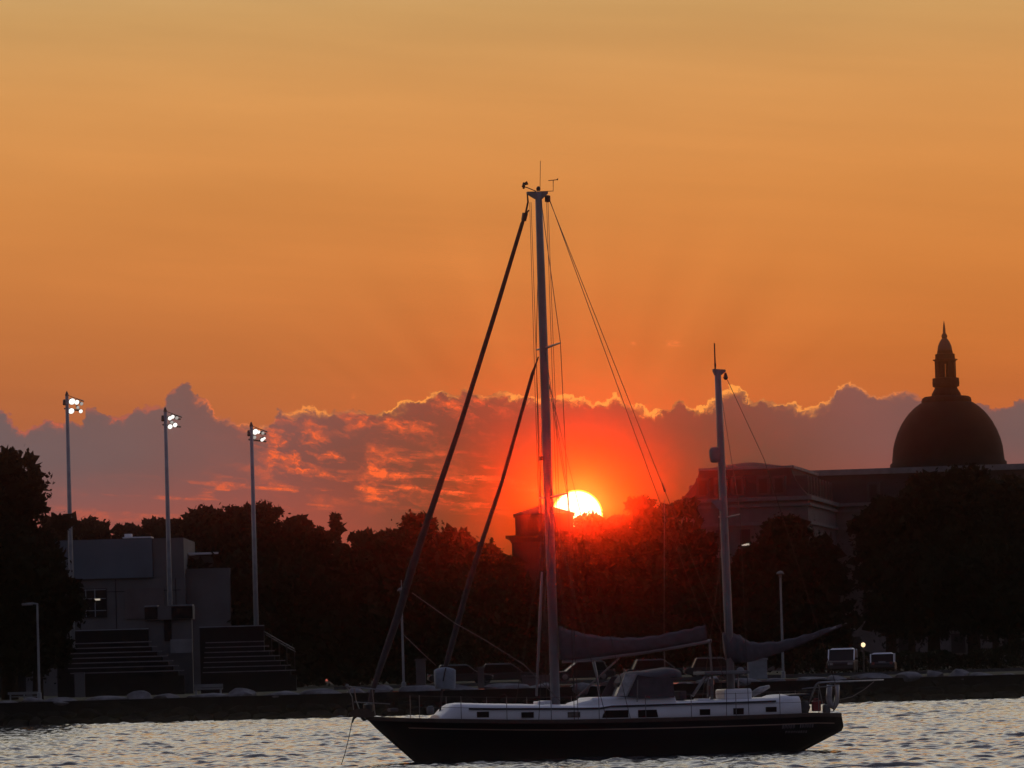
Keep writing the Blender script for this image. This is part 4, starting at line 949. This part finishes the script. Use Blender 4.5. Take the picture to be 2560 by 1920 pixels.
q = MB(); q.tube([bp(1788, 924), bp(1788, 912), bp(1787.5, 905), bp(1786, 858)], [.02, .035, .025, .02], 8); q.build('antenna', BLACKM, mz)
q = MB(); p = bp(1788, 1137, -.0); q.lathe([(.07, -.24), (.13, -.22), (.16, -.1), (.16, .12), (.13, .21), (.06, .24)], (p.x - .02, -.0, p.z), 20); q.build('radar_dome', PALE, mz, True)
q = MB(); p = bp(1792, 1262); q.loft([[bp(1777, 1252, y), bp(1803, 1250, y), bp(1806, 1283, y)] for y in (-.12, .12)]); q.build('radar_bracket', MAST, mz)
c3, sp3 = spread('spreader', 1814, 1294, 1.35, mz, .022)
for i, sg in enumerate((-1, 1)):
    ch_ = Vector((foot_z.x + .1, sg * 1.7, interp(shp, foot_z.x)))
    bline('shroud', [top_z + Vector((0, sg * .05, -.15)), sp3[i], ch_], .009, WIRE); bline('shroud', [c3 + Vector((0, 0, -.1)), ch_ + Vector((-.7, 0, 0))], .009, WIRE)
bline('mizzen_backstay', [bp(1811, 934), bp(1910, 1147, -.1), bp(2090, 1712, -.4)], .010, WIRE)
q = MB(); q.lathe([(.03, -.12), (.08, -.06), (.03, .1)], bp(1814, 940), 8); q.build('halyard_block', BLACKM, mz)
zb2 = bline('mizzen_boom', [bp(1836, 1652), bp(1900, 1640), bp(1990, 1610), bp(2090, 1568)], [.05, .055, .05, .04], MAST)
cover('mizzen_sail_cover', [(1806, 1582), (1830, 1583), (1850, 1588), (1868, 1602), (1888, 1607), (1940, 1605), (1985, 1595), (2030, 1583), (2104, 1560)], [(1815, 1645), (1832, 1655), (1855, 1657), (1878, 1654), (1905, 1646), (1945, 1634), (1985, 1620), (2030, 1600), (2106, 1566)], [(0, .24), (.25, .22), (.6, .14), (1, .04)], zb2)
# cockpit and after deck gear
q = MB(); q.tube([bp(1731, 1740, -.5), bp(1768, 1686, -.45)], .05, 6); q.build('instrument_strut', STEEL, boat)
q = MB(); a, b = bp(1747, 1683, 0), bp(1860, 1680, 0); q.box(((a.x + b.x) / 2, 0, (a.z + b.z) / 2), (b.x - a.x, 1.5, .10)); q.build('solar_panel', PALE, boat, bevel=.02)
for px, off in ((1770, -.6), (1770, .6), (1845, -.6), (1845, .6)): bline('panel_post', [bp(px, 1683, off), bp(px + 2, 1752, off)], .02, STEEL)
q = MB(); q.lathe([(.04, -.5), (.05, .1), (.10, .14), (.10, .3)], bp(1778, 1722, -.3), 10); q.build('binnacle', STEEL, boat)
pl = bp(1775, 1715, -.3); q = MB(); q.tube([(pl.x, pl.y + .38 * math.cos(a), pl.z + .38 * math.sin(a)) for a in (i * math.pi / 8 for i in range(17))], .02, 6); q.build('steering_wheel', STEEL, boat)
dbox('deck_box', 1812, 1880, 1721, 1750, WHITE, -.1, 1.2, bev=.06); dbox('deck_box', 1700, 1716, 1727, 1750, CANVAS, .2, 1.0); 
q = MB(); q.tube([bp(1880, 1736, -.4), bp(1900, 1725, -.4), bp(1924, 1716, -.4)], [.09, .10, .05], 10, .8); q.build('deck_cushion', VINYL, boat, True)
dbox('deck_hatch', 1934, 1953, 1744, 1750, WHITE, -.5, .6)
q = MB(); q.lathe([(.02, -.12), (.12, -.1), (.14, 0), (.10, .1), (.03, .14)], bp(1851, 1679, -.3), 12); q.build('gps_dome', PALE, boat, True)
# pulpits, stanchions, lifelines
q = MB(); Pn = bp(868, 1717, 0)
for sg in (-1, 1):
    q.tube([Pn, bp(895, 1719, .35 * sg), bp(945, 1724, .62 * sg), bp(975, 1727, .85 * sg)], .018, 6); q.tube([bp(885, 1755, .2 * sg), bp(945, 1758, .6 * sg), bp(975, 1760, .85 * sg)], .014, 6)
    q.tube([bp(885, 1719, .15 * sg), bp(890, 1752, .12 * sg), bp(905, 1788, .15 * sg)], .016, 6); q.tube([bp(930, 1722, .55 * sg), bp(938, 1788, .5 * sg)], .016, 6)
q.tube([Pn, bp(872, 1728), bp(880, 1742), bp(884, 1775)], .016, 6); q.build('bow_pulpit', STEEL, boat)
q = MB(); q.lathe([(.03, -.06), (.06, 0), (.03, .07)], bp(868, 1715), 10); q.build('bow_light', PALE, boat)
q = MB(); q.loft([[bp(px, pt, y) for px, pt in ((873, 1781), (890, 1773), (916, 1771), (936, 1782), (936, 1792), (905, 1795), (876, 1790))] for y in (-.22, .22)]); q.build('bowsprit_platform', TEAK, boat)
q = MB(); q.tube([bp(890, 1790, -.1), bp(884, 1796, -.1), bp(880, 1807, -.1)], [.05, .04, .025], 6); q.tube([bp(904, 1793, -.1), bp(910, 1799, -.1), bp(915, 1800, -.1)], [.05, .05, .02], 6); q.build('anchor', BLACKM, boat)
bline('anchor_chain', [bp(880, 1805, -.1), bp(872, 1845, -.1), bp(862, 1885, -.1), (bp(852, 1915, -.1))], .012, BLACKM)
prev = {}
for i, t in enumerate((.10, .18, .27, .36, .46, .56, .66, .76, .86, .95)):
    for sg in (-1, 1):
        a = sheer(t, sg, 0, -.1); q = MB(); q.tube([a, a + Vector((0, 0, .72))], .012, 6); q.build('stanchion', STEEL, boat)
        prev.setdefault(sg, []).append(a)
for sg in (-1, 1):
    for h in (.70, .37): bline('lifeline', [p + Vector((0, 0, h)) for p in prev[sg]], .006, WIRE)
q = MB()
for sg in (-1, 1):
    o_ = -1.0 * (sg < 0) + 1.0 * (sg > 0)
    q.tube([bp(2020, 1762, o_), bp(2040, 1712, o_), bp(2048, 1706, o_)], .03, 6); q.tube([bp(2005, 1722, o_), bp(2090, 1714, o_)], .018, 6); q.tube([bp(2050, 1708, o_), bp(2086, 1705, o_), bp(2090, 1740, o_), bp(2084, 1778, o_)], .022, 6)
    q.tube([bp(2046, 1712, o_), bp(2056, 1760, o_)], .022, 6)
q.tube([bp(2086, 1705, -1), bp(2086, 1705, 1)], .022, 6); q.tube([bp(2048, 1706, -1), bp(2048, 1706, 1)], .022, 6)
q.build('stern_arch', STEEL, boat)
q = MB(); q.tube([bp(2046, 1707, -.3), bp(2092, 1704, -.1)], .03, 6); q.build('arch_rail', STEEL, boat)
q = MB()
for c_, r_ in (((2078, 1710), .0),):
    q.tube([bp(2074, 1712, -.7), bp(2072, 1745, -.7), bp(2076, 1763, -.7), bp(2084, 1768, -.7), bp(2091, 1757, -.7), bp(2093, 1738, -.7), bp(2094, 1712, -.7)], [.09, .10, .10, .10, .09, .07, .06], 10)
q.build('lifebuoy', VINYL, boat, True)
bline('stern_pole', [bp(2074, 1707, -.2), bp(2100, 1704.5, -.1), bp(2209, 1700, .3)], [.035, .03, .022], VINYL)
bline('stern_line', [bp(2095, 1750, -.2), bp(2130, 1742, 0), bp(2160, 1724, .1), bp(2185, 1704, .2)], .014, ROPE)
q = MB(); q.lathe([(.02, -.12), (.10, -.08), (.12, .1), (.06, .2)], bp(1246, 1), 8) if False else None
q.lathe([(.05, -.14), (.11, -.1), (.12, .08), (.06, .14)], bp(1076, 1776, -.2), 12); q.build('windlass', PALE, boat, True)
dbox('anchor_locker', 976, 996, 1770, 1780, CANVAS, 0, .5)
q = MB(); q.lathe([(.1, -.2), (.18, 0), (.1, .2)], bp(2012, 1768, -.6), 10); q.build('mooring_cleat', PALE, boat, True)
q = MB(); q.box(bp(2066, 1772, -.6), (.2, .3, .28)); q.build('stern_locker', PALE, boat, bevel=.05)

# loose gear carried on board
def loose(name, px, py, off, label, cat): return thing(name, BO + EX * bp(px, py, off).x + EY * off + Vector((0, 0, bp(px, py, off).z)), label, cat, PSI)
sb = loose('sail_bag', 1113, 1722, -.1, 'blue-grey cloth sail bag hanging on the inner stay above the foredeck', 'sail bag')
h_ = bp(1113, 1668).z - bp(1113, 1722).z
q = MB(); rings = []
for f, wx, wy in ((0, .27, .14), (.04, .31, .17), (.4, .325, .2), (.72, .33, .19), (.86, .33, .17), (.93, .26, .13), (.985, .12, .08), (1, .05, .04)):
    rings.append([(wx * math.copysign(abs(math.cos(a)) ** .5, math.cos(a)), wy * math.copysign(abs(math.sin(a)) ** .7, math.sin(a)), f * h_) for a in (i * math.pi / 12 for i in range(24))])
q.loft(rings); q.build('bag', BAGCL, sb, True)
q = MB(); q.tube([(0, -.20, h_ * .97), (-.05, -.215, h_ * .7), (-.1, -.22, h_ * .35)], .02, 6); q.build('zip', BLACKM, sb)
fc_ = loose('fuel_can', 2041, 1778, -.9, 'red plastic fuel can lashed to the stern rail of the ketch', 'fuel can')
q = MB(); q.box((0, 0, .16), (.26, .2, .32)); q.build('can', REDP, fc_, bevel=.03)
q = MB(); q.tube([(-.08, 0, .31), (-.06, 0, .38), (.06, 0, .38), (.08, 0, .31)], .018, 6); q.build('handle', REDP, fc_); q = MB(); q.lathe([(.03, .3), (.03, .36)], (.1, 0, 0), 8); q.build('cap', BLACKM, fc_)

# ------------------------------------------------------------------ haze: the evening air, one closed even box
HM = bpy.data.materials.new('evening_haze'); HM.use_nodes = True; t = HM.node_tree; t.nodes.clear()
pv_ = t.nodes.new('ShaderNodeVolumePrincipled'); pv_.inputs['Color'].default_value = (.95, .93, .9, 1)
pv_.inputs['Density'].default_value = 1.8e-4; pv_.inputs['Anisotropy'].default_value = .996
om = t.nodes.new('ShaderNodeOutputMaterial'); t.links.new(pv_.outputs[0], om.inputs['Volume'])
hz = MB(); hz.box((0, 372, 39), (840, 870, 82)); struct(hz.build('haze', HM), 'stuff')
